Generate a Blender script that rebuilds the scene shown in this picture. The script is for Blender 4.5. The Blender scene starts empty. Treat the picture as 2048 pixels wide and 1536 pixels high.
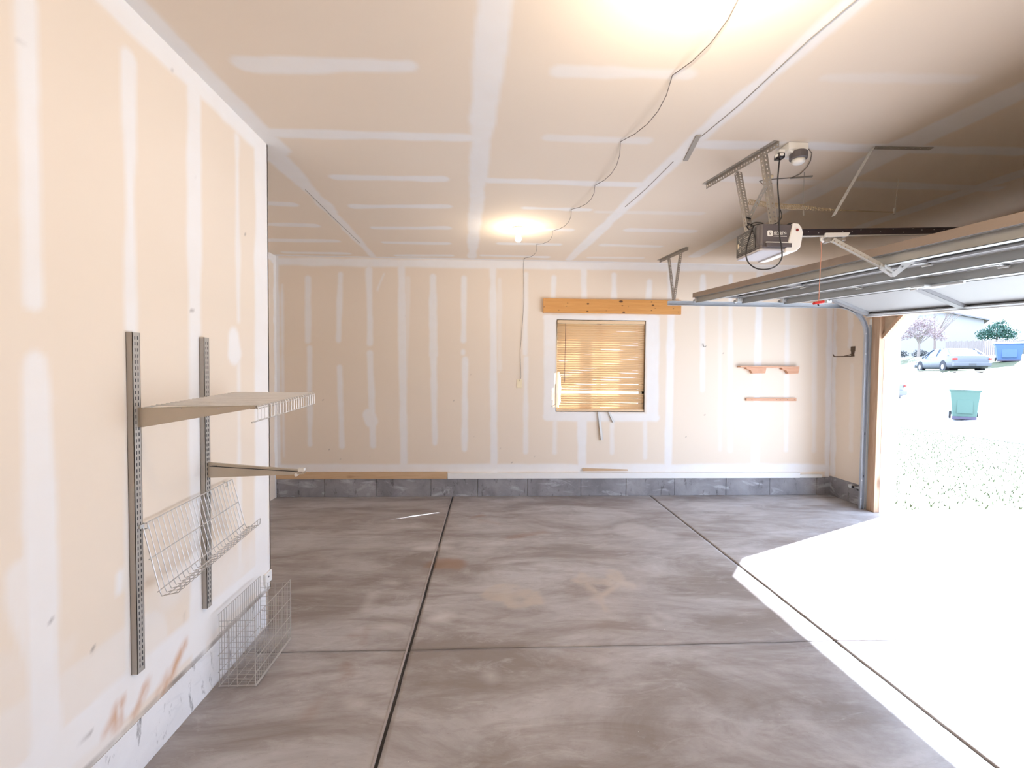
import bpy, math, random
import numpy as np
from mathutils import Vector, Matrix

random.seed(7)
SC = bpy.context.scene
COL = SC.collection

# ------------------------------------------------------------------ camera
EYE = 1.70
YAW, PIT, ROL, FPX = 0.04963, 0.03122, 0.00886, 930.0
cam_data = bpy.data.cameras.new('camera')
cam = bpy.data.objects.new('camera', cam_data)
COL.objects.link(cam)
cam_data.sensor_fit = 'HORIZONTAL'
cam_data.sensor_width = 36.0
cam_data.lens = FPX / 2048 * 36.0
cam_data.clip_start = 0.02
cam_data.clip_end = 400
_F = Vector((math.sin(YAW), math.cos(YAW), 0)); _R = Vector((math.cos(YAW), -math.sin(YAW), 0)); _U = Vector((0, 0, 1))
_F2 = math.cos(PIT) * _F - math.sin(PIT) * _U
_U2 = math.sin(PIT) * _F + math.cos(PIT) * _U
_R3 = math.cos(ROL) * _R + math.sin(ROL) * _U2
_U3 = -math.sin(ROL) * _R + math.cos(ROL) * _U2
_m = Matrix((_R3, _U3, -_F2)).transposed().to_4x4()
_m.translation = Vector((0, 0, EYE))
cam.matrix_world = _m
SC.camera = cam

# ------------------------------------------------------------------ light
SC.view_settings.view_transform = 'Standard'
SC.view_settings.look = 'None'
SC.view_settings.gamma = 1
SC.view_settings.use_curve_mapping = False
SC.view_settings.exposure = EXPO = 1.2
SC.cycles.max_bounces = 14
SC.cycles.diffuse_bounces = 9
SC.cycles.caustics_reflective = False
SC.cycles.caustics_refractive = False
SC.cycles.sample_clamp_indirect = 12

world = bpy.data.worlds.new('sky')
SC.world = world
world.use_nodes = True
bg = world.node_tree.nodes['Background']
bg.inputs['Color'].default_value = (0.74, 0.92, 1.25, 1)
bg.inputs['Strength'].default_value = 3.0

sun_data = bpy.data.lights.new('sun', 'SUN')
sun_data.energy = 17.0
sun_data.angle = math.radians(0.5)
sun_data.color = (0.94, 1.04, 1.19)
sun = bpy.data.objects.new('sun', sun_data)
COL.objects.link(sun)
SUN = Vector((-1.23, -0.61, -1.0)).normalized()
sun.rotation_euler = SUN.to_track_quat('-Z', 'Y').to_euler()
sun.location = (12, 6, 12)

# ------------------------------------------------------------------ helpers
def tag(o, label=None, cat=None, group=None, kind=None):
    if label: o['label'] = label
    if cat: o['category'] = cat
    if group: o['group'] = group
    if kind: o['kind'] = kind
    return o

def empty(name, loc=(0, 0, 0), rot=(0, 0, 0)):
    o = bpy.data.objects.new(name, None)
    COL.objects.link(o)
    o.location = loc
    o.rotation_euler = rot
    o.empty_display_size = 0.1
    return o

def copy_tree(o, parent=None):
    c = o.copy()
    COL.objects.link(c)
    c.parent = parent
    for ch in list(o.children):
        copy_tree(ch, c)
    return c

class MB:
    """collects shapes and links them as one mesh object"""
    def __init__(s):
        s.v = []; s.f = []; s.mi = []
    def add(s, vs, fs, mi=0):
        b = len(s.v)
        s.v += [tuple(map(float, p)) for p in vs]
        s.f += [tuple(b + i for i in f) for f in fs]
        s.mi += [mi] * len(fs)
    def box(s, lo, hi, mi=0, R=None, c=None):
        x0, y0, z0 = lo; x1, y1, z1 = hi
        vs = [(x0, y0, z0), (x1, y0, z0), (x1, y1, z0), (x0, y1, z0), (x0, y0, z1), (x1, y0, z1), (x1, y1, z1), (x0, y1, z1)]
        if R is not None:
            c = Vector(c) if c is not None else Vector(((x0 + x1) / 2, (y0 + y1) / 2, (z0 + z1) / 2))
            vs = [tuple(R @ (Vector(p) - c) + c) for p in vs]
        s.add(vs, [(0, 3, 2, 1), (4, 5, 6, 7), (0, 1, 5, 4), (1, 2, 6, 5), (2, 3, 7, 6), (3, 0, 4, 7)], mi)
    def beam(s, p0, p1, w, h, up=(0, 0, 1), mi=0):
        p0, p1 = Vector(p0), Vector(p1)
        d = (p1 - p0).normalized(); up = Vector(up)
        a = d.cross(up).normalized(); b = a.cross(d).normalized()
        vs = []
        for p in (p0, p1):
            for sa, sb in ((-1, -1), (1, -1), (1, 1), (-1, 1)):
                vs.append(p + a * sa * w / 2 + b * sb * h / 2)
        s.add(vs, [(0, 1, 2, 3), (7, 6, 5, 4), (0, 4, 5, 1), (1, 5, 6, 2), (2, 6, 7, 3), (3, 7, 4, 0)], mi)
    def tube(s, path, r, n=6, mi=0, cap=True, closed=False):
        P = [Vector(p) for p in path]
        rr = r if isinstance(r, (list, tuple)) else [r] * len(P)
        N = len(P); prev = None; vs = []
        for i in range(N):
            if closed: d = (P[(i + 1) % N] - P[i - 1]).normalized()
            else:
                d = (P[min(i + 1, N - 1)] - P[max(i - 1, 0)]).normalized()
            if prev is None:
                a = d.orthogonal().normalized()
            else:
                a = (prev - d * prev.dot(d))
                a = a.normalized() if a.length > 1e-6 else d.orthogonal().normalized()
            prev = a; b = d.cross(a)
            for k in range(n):
                t = 2 * math.pi * k / n
                vs.append(P[i] + (a * math.cos(t) + b * math.sin(t)) * rr[i])
        fs = []
        for i in range(N if closed else N - 1):
            j = (i + 1) % N
            for k in range(n):
                fs.append((i * n + k, i * n + (k + 1) % n, j * n + (k + 1) % n, j * n + k))
        if cap and not closed:
            fs.append(tuple(range(n - 1, -1, -1))); fs.append(tuple((N - 1) * n + k for k in range(n)))
        s.add(vs, fs, mi)
    def cyl(s, p0, p1, r, n=16, mi=0, r1=None):
        s.tube([p0, p1], [r, r if r1 is None else r1], n, mi)
    def lathe(s, prof, c, axis='z', n=20, mi=0):
        vs = []; c = Vector(c)
        for (r, h) in prof:
            for k in range(n):
                t = 2 * math.pi * k / n
                x, y = r * math.cos(t), r * math.sin(t)
                p = {'z': (x, y, h), 'x': (h, x, y), 'y': (x, h, y)}[axis]
                vs.append(c + Vector(p))
        fs = []
        for i in range(len(prof) - 1):
            for k in range(n):
                fs.append((i * n + k, i * n + (k + 1) % n, (i + 1) * n + (k + 1) % n, (i + 1) * n + k))
        fs.append(tuple(range(n - 1, -1, -1))); fs.append(tuple((len(prof) - 1) * n + k for k in range(n)))
        s.add(vs, fs, mi)
    def prism(s, poly, fn, d0, d1, mi=0):
        """poly: list of 2-D points; fn(u, v, d) -> 3-D"""
        n = len(poly)
        vs = [fn(u, v, d0) for u, v in poly] + [fn(u, v, d1) for u, v in poly]
        fs = [tuple(range(n - 1, -1, -1)), tuple(range(n, 2 * n))]
        for i in range(n):
            j = (i + 1) % n
            fs.append((i, j, n + j, n + i))
        s.add(vs, fs, mi)
    def sweep(s, prof, path, side, mi=0):
        """closed 2-D profile (a along normal, b along side) swept on a path lying in the plane normal to side"""
        P = [Vector(p) for p in path]; side = Vector(side).normalized(); N = len(P); n = len(prof); vs = []
        for i in range(N):
            d = (P[min(i + 1, N - 1)] - P[max(i - 1, 0)]).normalized()
            nn = side.cross(d).normalized()
            for a, b in prof: vs.append(P[i] + nn * a + side * b)
        fs = []
        for i in range(N - 1):
            for k in range(n):
                fs.append((i * n + k, i * n + (k + 1) % n, (i + 1) * n + (k + 1) % n, (i + 1) * n + k))
        fs.append(tuple(range(n - 1, -1, -1))); fs.append(tuple((N - 1) * n + k for k in range(n)))
        s.add(vs, fs, mi)
    def perf(s, p0, p1, wdir, w, pitch=0.025, hole=0.008, t=0.002, mi=0, slot=1.0):
        """punched steel strip: one hole a pitch"""
        p0, p1 = Vector(p0), Vector(p1)
        L = (p1 - p0).length; d = (p1 - p0) / L
        wd = Vector(wdir); wd = (wd - d * wd.dot(d)).normalized(); nn = d.cross(wd)
        n = max(1, round(L / pitch)); q = L / n
        for i in range(n):
            c = p0 + d * (i + .5) * q
            out = [(-q / 2, -w / 2), (0, -w / 2), (q / 2, -w / 2), (q / 2, 0), (q / 2, w / 2), (0, w / 2), (-q / 2, w / 2), (-q / 2, 0)]
            inn = [(hole * slot * math.cos(a), hole * math.sin(a)) for a in [math.radians(x) for x in (225, 270, 315, 0, 45, 90, 135, 180)]]
            vs = []
            for z in (-t / 2, t / 2):
                for (a, b) in out + inn: vs.append(c + d * a + wd * b + nn * z)
            fs = []
            for k in range(8):
                j = (k + 1) % 8
                fs.append((k, 8 + k, 8 + j, j)); fs.append((16 + k, 16 + j, 24 + j, 24 + k)); fs.append((8 + k, 24 + k, 24 + j, 8 + j))
            fs += [(0, 1, 17, 16), (1, 2, 18, 17), (4, 5, 21, 20), (5, 6, 22, 21)]
            if i == 0: fs += [(6, 7, 23, 22), (7, 0, 16, 23)]
            if i == n - 1: fs += [(2, 3, 19, 18), (3, 4, 20, 19)]
            s.add(vs, fs, mi)
    def perf_angle(s, p0, p1, w1, w2, w=0.032, pitch=0.025, hole=0.0075, slot=1.0):
        """L-shaped punched angle; w1, w2 = the directions of its two flanges"""
        w1 = Vector(w1).normalized(); w2 = Vector(w2).normalized(); p0 = Vector(p0); p1 = Vector(p1)
        s.perf(p0 + w1 * w / 2, p1 + w1 * w / 2, w1, w, pitch, hole, slot=slot)
        s.perf(p0 + w2 * w / 2, p1 + w2 * w / 2, w2, w, pitch, hole, slot=slot)
    def build(s, name, mat, parent=None, smooth=False, loc=None, bevel=0, seg=2):
        me = bpy.data.meshes.new(name)
        me.from_pydata(s.v, [], s.f)
        for m in (mat if isinstance(mat, (list, tuple)) else [mat]): me.materials.append(m)
        if any(s.mi): me.polygons.foreach_set('material_index', s.mi)
        me.validate(); me.update()
        o = bpy.data.objects.new(name, me)
        COL.objects.link(o)
        if loc is not None:
            me.transform(Matrix.Translation(-Vector(loc))); o.location = loc
        if smooth: me.shade_smooth()
        if parent is not None: o.parent = parent
        if bevel:
            b = o.modifiers.new('bevel', 'BEVEL'); b.width = bevel; b.segments = seg; b.limit_method = 'ANGLE'; b.angle_limit = math.radians(40)
        return o

# ------------------------------------------------------------------ materials
def new_mat(name):
    m = bpy.data.materials.new(name); m.use_nodes = True
    nt = m.node_tree; nt.nodes.clear()
    out = nt.nodes.new('ShaderNodeOutputMaterial')
    b = nt.nodes.new('ShaderNodeBsdfPrincipled')
    nt.links.new(b.outputs[0], out.inputs[0])
    return m, nt, b, out
def N(nt, t, **kw):
    n = nt.nodes.new(t)
    for k, v in kw.items():
        if k in n.inputs.keys(): n.inputs[k].default_value = v
        else: setattr(n, k, v)
    return n
def mixc(nt, fac, a, b):
    m = nt.nodes.new('ShaderNodeMix'); m.data_type = 'RGBA'
    for i, v in ((0, fac), (6, a), (7, b)):
        if hasattr(v, 'is_linked') or isinstance(v, bpy.types.NodeSocket): nt.links.new(v, m.inputs[i])
        elif i == 0: m.inputs[0].default_value = v
        else: m.inputs[i].default_value = (*v, 1)
    return m.outputs[2]
def ramp(nt, fac, p0, p1, v0=0.0, v1=1.0):
    r = nt.nodes.new('ShaderNodeMapRange'); r.inputs[1].default_value = p0; r.inputs[2].default_value = p1
    r.inputs[3].default_value = v0; r.inputs[4].default_value = v1
    nt.links.new(fac, r.inputs[0]); return r.outputs[0]
def coords(nt, scale=(1, 1, 1), kind='Object'):
    tc = nt.nodes.new('ShaderNodeTexCoord'); mp = nt.nodes.new('ShaderNodeMapping')
    mp.inputs['Scale'].default_value = scale
    nt.links.new(tc.outputs[kind], mp.inputs[0]); return mp.outputs[0]
def noise(nt, vec, scale, detail=4, rough=.5, dist=0):
    n = nt.nodes.new('ShaderNodeTexNoise'); n.inputs['Scale'].default_value = scale; n.inputs['Detail'].default_value = detail
    n.inputs['Roughness'].default_value = rough; n.inputs['Distortion'].default_value = dist
    nt.links.new(vec, n.inputs['Vector']); return n.outputs[0]
def bump(nt, b, h, strength=.2, dist=.01):
    n = nt.nodes.new('ShaderNodeBump'); n.inputs['Strength'].default_value = strength; n.inputs['Distance'].default_value = dist
    nt.links.new(h, n.inputs['Height']); nt.links.new(n.outputs[0], b.inputs['Normal'])
def simple(name, col, rough=.5, metal=0.0, var=0.08, vs=6.0, bmp=0.0, spec=.5):
    m, nt, b, out = new_mat(name)
    c = coords(nt)
    n = noise(nt, c, vs, 5)
    a = tuple(max(0, x * (1 - var)) for x in col); d = tuple(min(1, x * (1 + var)) for x in col)
    nt.links.new(mixc(nt, n, a, d), b.inputs['Base Color'])
    b.inputs['Roughness'].default_value = rough; b.inputs['Metallic'].default_value = metal
    b.inputs['Specular IOR Level'].default_value = spec
    if bmp: bump(nt, b, noise(nt, c, vs * 12, 3), bmp, .002)
    return m
def emis(name, col, st):
    m, nt, b, out = new_mat(name)
    b.inputs['Base Color'].default_value = (*col, 1); b.inputs['Emission Color'].default_value = (*col, 1)
    b.inputs['Emission Strength'].default_value = st
    return m
def attr(nt, name):
    a = nt.nodes.new('ShaderNodeAttribute'); a.attribute_name = name; return a

def drywall_mat():
    m, nt, b, out = new_mat('drywall')
    c = coords(nt)
    a = attr(nt, 'mark')
    sp = nt.nodes.new('ShaderNodeSeparateColor'); nt.links.new(a.outputs['Color'], sp.inputs[0])
    paper = mixc(nt, noise(nt, c, 1.3, 5), (0.75, 0.645, 0.53), (0.79, 0.69, 0.575))
    mud = mixc(nt, noise(nt, c, 5, 4), (0.78, 0.76, 0.745), (0.83, 0.815, 0.80))
    col = mixc(nt, sp.outputs[0], paper, mud)
    col = mixc(nt, sp.outputs[1], col, (0.60, 0.36, 0.22))
    col = mixc(nt, sp.outputs[2], col, (0.16, 0.13, 0.11))
    nt.links.new(col, b.inputs['Base Color'])
    b.inputs['Roughness'].default_value = .85; b.inputs['Specular IOR Level'].default_value = .25
    bump(nt, b, noise(nt, c, 90, 3), .06, .002)
    return m
def floor_mat():
    m, nt, b, out = new_mat('stained_concrete')
    c = coords(nt)
    a = attr(nt, 'mark'); sp = nt.nodes.new('ShaderNodeSeparateColor'); nt.links.new(a.outputs['Color'], sp.inputs[0])
    cs = coords(nt, (0.8, 2.1, 1))
    base = mixc(nt, ramp(nt, noise(nt, cs, 1.0, 9, .66, .7), .38, .62), (0.24, 0.205, 0.19), (0.45, 0.43, 0.43))
    base = mixc(nt, ramp(nt, noise(nt, coords(nt, (.45, 1.7, 1)), 2.3, 8, .68, 1.0), .50, .66, 0, .6), base, (0.205, 0.165, 0.145))
    base = mixc(nt, ramp(nt, noise(nt, coords(nt, (.8, 1.9, 1)), 3.1, 8, .7, 1.2), .55, .74, 0, .6), base, (0.51, 0.49, 0.49))
    base = mixc(nt, ramp(nt, noise(nt, coords(nt, (.7, 2.4, 1)), 9, 7, .7, .6), .54, .72, 0, .4), base, (0.22, 0.18, 0.165))
    base = mixc(nt, ramp(nt, noise(nt, c, 75, 4, .6), .62, .75, 0, .4), base, (0.18, 0.15, 0.14))
    base = mixc(nt, ramp(nt, noise(nt, c, 34, 2, .5), .775, .79, 0, .7), base, (0.62, 0.58, 0.54))
    base = mixc(nt, sp.outputs[0], base, (0.49, 0.42, 0.355))
    base = mixc(nt, sp.outputs[1], base, (0.27, 0.165, 0.11))
    base = mixc(nt, sp.outputs[2], base, (0.02, 0.015, 0.013))
    base = mixc(nt, a.outputs['Alpha'], base, (0.60, 0.57, 0.56))
    nt.links.new(base, b.inputs['Base Color'])
    nt.links.new(ramp(nt, noise(nt, cs, 2.2, 5), .35, .65, .28, .52), b.inputs['Roughness'])
    b.inputs['Specular IOR Level'].default_value = .5
    bump(nt, b, noise(nt, c, 30, 6, .6), .08, .004)
    return m
def conc_mat(name, c0, c1, c2, dk=(0.07, 0.06, 0.06), dkamt=.7):
    m, nt, b, out = new_mat(name)
    c = coords(nt)
    col = mixc(nt, ramp(nt, noise(nt, c, 2.6, 7, .6, .5), .35, .65), c0, c1)
    col = mixc(nt, ramp(nt, noise(nt, coords(nt, (1.5, 1.5, 4)), 2.0, 5, .6, 1), .55, .68, 0, .7), col, c2)
    col = mixc(nt, ramp(nt, noise(nt, coords(nt, (6, 6, 2)), 3, 4, .7), .59, .70, 0, dkamt), col, dk)
    nt.links.new(col, b.inputs['Base Color']); b.inputs['Roughness'].default_value = .8
    bump(nt, b, noise(nt, c, 25, 6), .3, .006)
    return m
def wood_mat(name, c0, c1, dark, axis='x', knots=0.0, rough=.6, kscale=(2.2, 1, 7)):
    m, nt, b, out = new_mat(name)
    sc = {'x': (0.6, 9, 9), 'y': (9, .6, 9), 'z': (9, 9, .6)}[axis]
    c = coords(nt, sc)
    g = noise(nt, c, 3.5, 7, .6, .9)
    col = mixc(nt, ramp(nt, g, .3, .7), c0, c1)
    col = mixc(nt, ramp(nt, noise(nt, c, 9, 4, .5, .3), .6, .75, 0, .35), col, dark)
    if knots:
        v = nt.nodes.new('ShaderNodeTexVoronoi'); v.inputs['Scale'].default_value = 1.0; v.inputs['Randomness'].default_value = 1
        nt.links.new(coords(nt, kscale), v.inputs['Vector'])
        col = mixc(nt, ramp(nt, v.outputs['Distance'], .06, .16, knots, 0), col, dark)
    nt.links.new(col, b.inputs['Base Color']); b.inputs['Roughness'].default_value = rough
    bump(nt, b, g, .1, .002)
    return m
def metal_mat(name, col, rough=.4, metal=.75, var=.12):
    m, nt, b, out = new_mat(name)
    c = coords(nt)
    n = noise(nt, c, 9, 6, .6)
    nt.links.new(mixc(nt, n, tuple(x * (1 - var) for x in col), tuple(min(1, x * (1 + var)) for x in col)), b.inputs['Base Color'])
    b.inputs['Metallic'].default_value = metal
    nt.links.new(ramp(nt, n, .3, .7, rough * .8, min(1, rough * 1.3)), b.inputs['Roughness'])
    return m

M = {}
M['drywall'] = drywall_mat()
M['floor'] = floor_mat()
M['driveway'] = simple('driveway_concrete', (0.55, 0.53, 0.50), .85, var=.08, vs=3, bmp=.2)
M['curb'] = conc_mat('curb_concrete', (0.20, 0.19, 0.20), (0.33, 0.32, 0.33), (0.50, 0.50, 0.53))
M['curb_white'] = conc_mat('whitewashed_curb', (0.72, 0.71, 0.71), (0.80, 0.79, 0.79), (0.60, 0.60, 0.61), dkamt=.75)
M['joint'] = simple('joint_filler', (0.02, 0.015, 0.012), .9, vs=30)
M['jointsteel'] = metal_mat('joint_steel', (0.42, 0.38, 0.38), .45, .5)
M['board'] = wood_mat('bare_lumber', (0.52, 0.34, 0.19), (0.62, 0.43, 0.26), (0.30, 0.17, 0.08), 'x', .5)
M['paintwood'] = simple('white_painted_wood', (0.80, 0.79, 0.77), .5, var=.04)
def pine_mat():
    m, nt, b, out = new_mat('knotty_pine')
    c = coords(nt, (0.6, 9, 9)); g = noise(nt, c, 3.5, 7, .6, .9)
    col = mixc(nt, ramp(nt, g, .3, .7), (0.56, 0.25, 0.065), (0.66, 0.33, 0.10))
    col = mixc(nt, attr(nt, 'knot').outputs['Fac'], col, (0.07, 0.025, 0.012))
    nt.links.new(col, b.inputs['Base Color']); b.inputs['Roughness'].default_value = .4
    return m
M['pine'] = pine_mat()
M['cleat'] = wood_mat('cedar', (0.55, 0.28, 0.16), (0.66, 0.38, 0.24), (0.28, 0.13, 0.07), 'x', .4)
M['post'] = wood_mat('fir_post', (0.40, 0.24, 0.14), (0.54, 0.38, 0.26), (0.16, 0.08, 0.04), 'z', .8, .7, (5, 5, 1.6))
M['osb'] = simple('gusset_plywood', (0.55, 0.43, 0.30), .8, vs=12, var=.15)
M['brownsteel'] = simple('door_edge', (0.33, 0.26, 0.21), .6, var=.12, vs=3)
M['trackgalv'] = metal_mat('track_steel', (0.40, 0.41, 0.43), .4, .6)
M['galv'] = metal_mat('galvanised_steel', (0.62, 0.62, 0.60), .42, .6)
M['darkgalv'] = metal_mat('dull_galvanised_steel', (0.40, 0.37, 0.33), .5, .5)
M['strut'] = metal_mat('door_strut_steel', (0.40, 0.40, 0.38), .5, .35)
M['upright'] = metal_mat('grey_painted_steel', (0.42, 0.39, 0.35), .45, .35)
M['bracket'] = metal_mat('satin_nickel_steel', (0.50, 0.44, 0.36), .4, .5)
M['wire'] = metal_mat('coated_wire', (0.52, 0.49, 0.46), .4, .4)
M['wirelight'] = metal_mat('bright_wire', (0.78, 0.76, 0.73), .4, .3)
M['dark'] = simple('dark_slot', (0.03, 0.03, 0.035), .8)
M['doorwhite'] = simple('white_door_steel', (0.37, 0.37, 0.365), .5, var=.02)
M['doorgrey'] = simple('grey_door_stile', (0.27, 0.27, 0.275), .5, var=.03)
M['black'] = simple('black_plastic', (0.02, 0.018, 0.02), .4)
M['rail'] = simple('black_rail', (0.035, 0.025, 0.03), .35)
M['greyplastic'] = simple('grey_plastic', (0.11, 0.095, 0.10), .45, var=.04)
M['lens'] = simple('frosted_lens', (0.50, 0.48, 0.50), .4, var=.02)
M['whiteplastic'] = simple('white_plastic', (0.82, 0.81, 0.78), .4, var=.02)
M['ivory'] = simple('ivory_plastic', (0.80, 0.70, 0.50), .4, var=.02)
M['red'] = simple('red_plastic', (0.60, 0.03, 0.02), .4)
M['cordpink'] = simple('pull_cord', (0.62, 0.30, 0.20), .8)
M['wirecord'] = simple('thin_grey_cable', (0.16, 0.13, 0.11), .6)
M['spring'] = metal_mat('old_spring', (0.50, 0.40, 0.26), .5, .5)
M['bulb'] = emis('lit_bulb', (1.0, 0.80, 0.52), 22)
M['hook'] = metal_mat('bronze_hook', (0.13, 0.09, 0.06), .5, .4)
M['label'] = simple('label_print', (0.45, 0.42, 0.40), .6, vs=90, var=.5)

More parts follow.
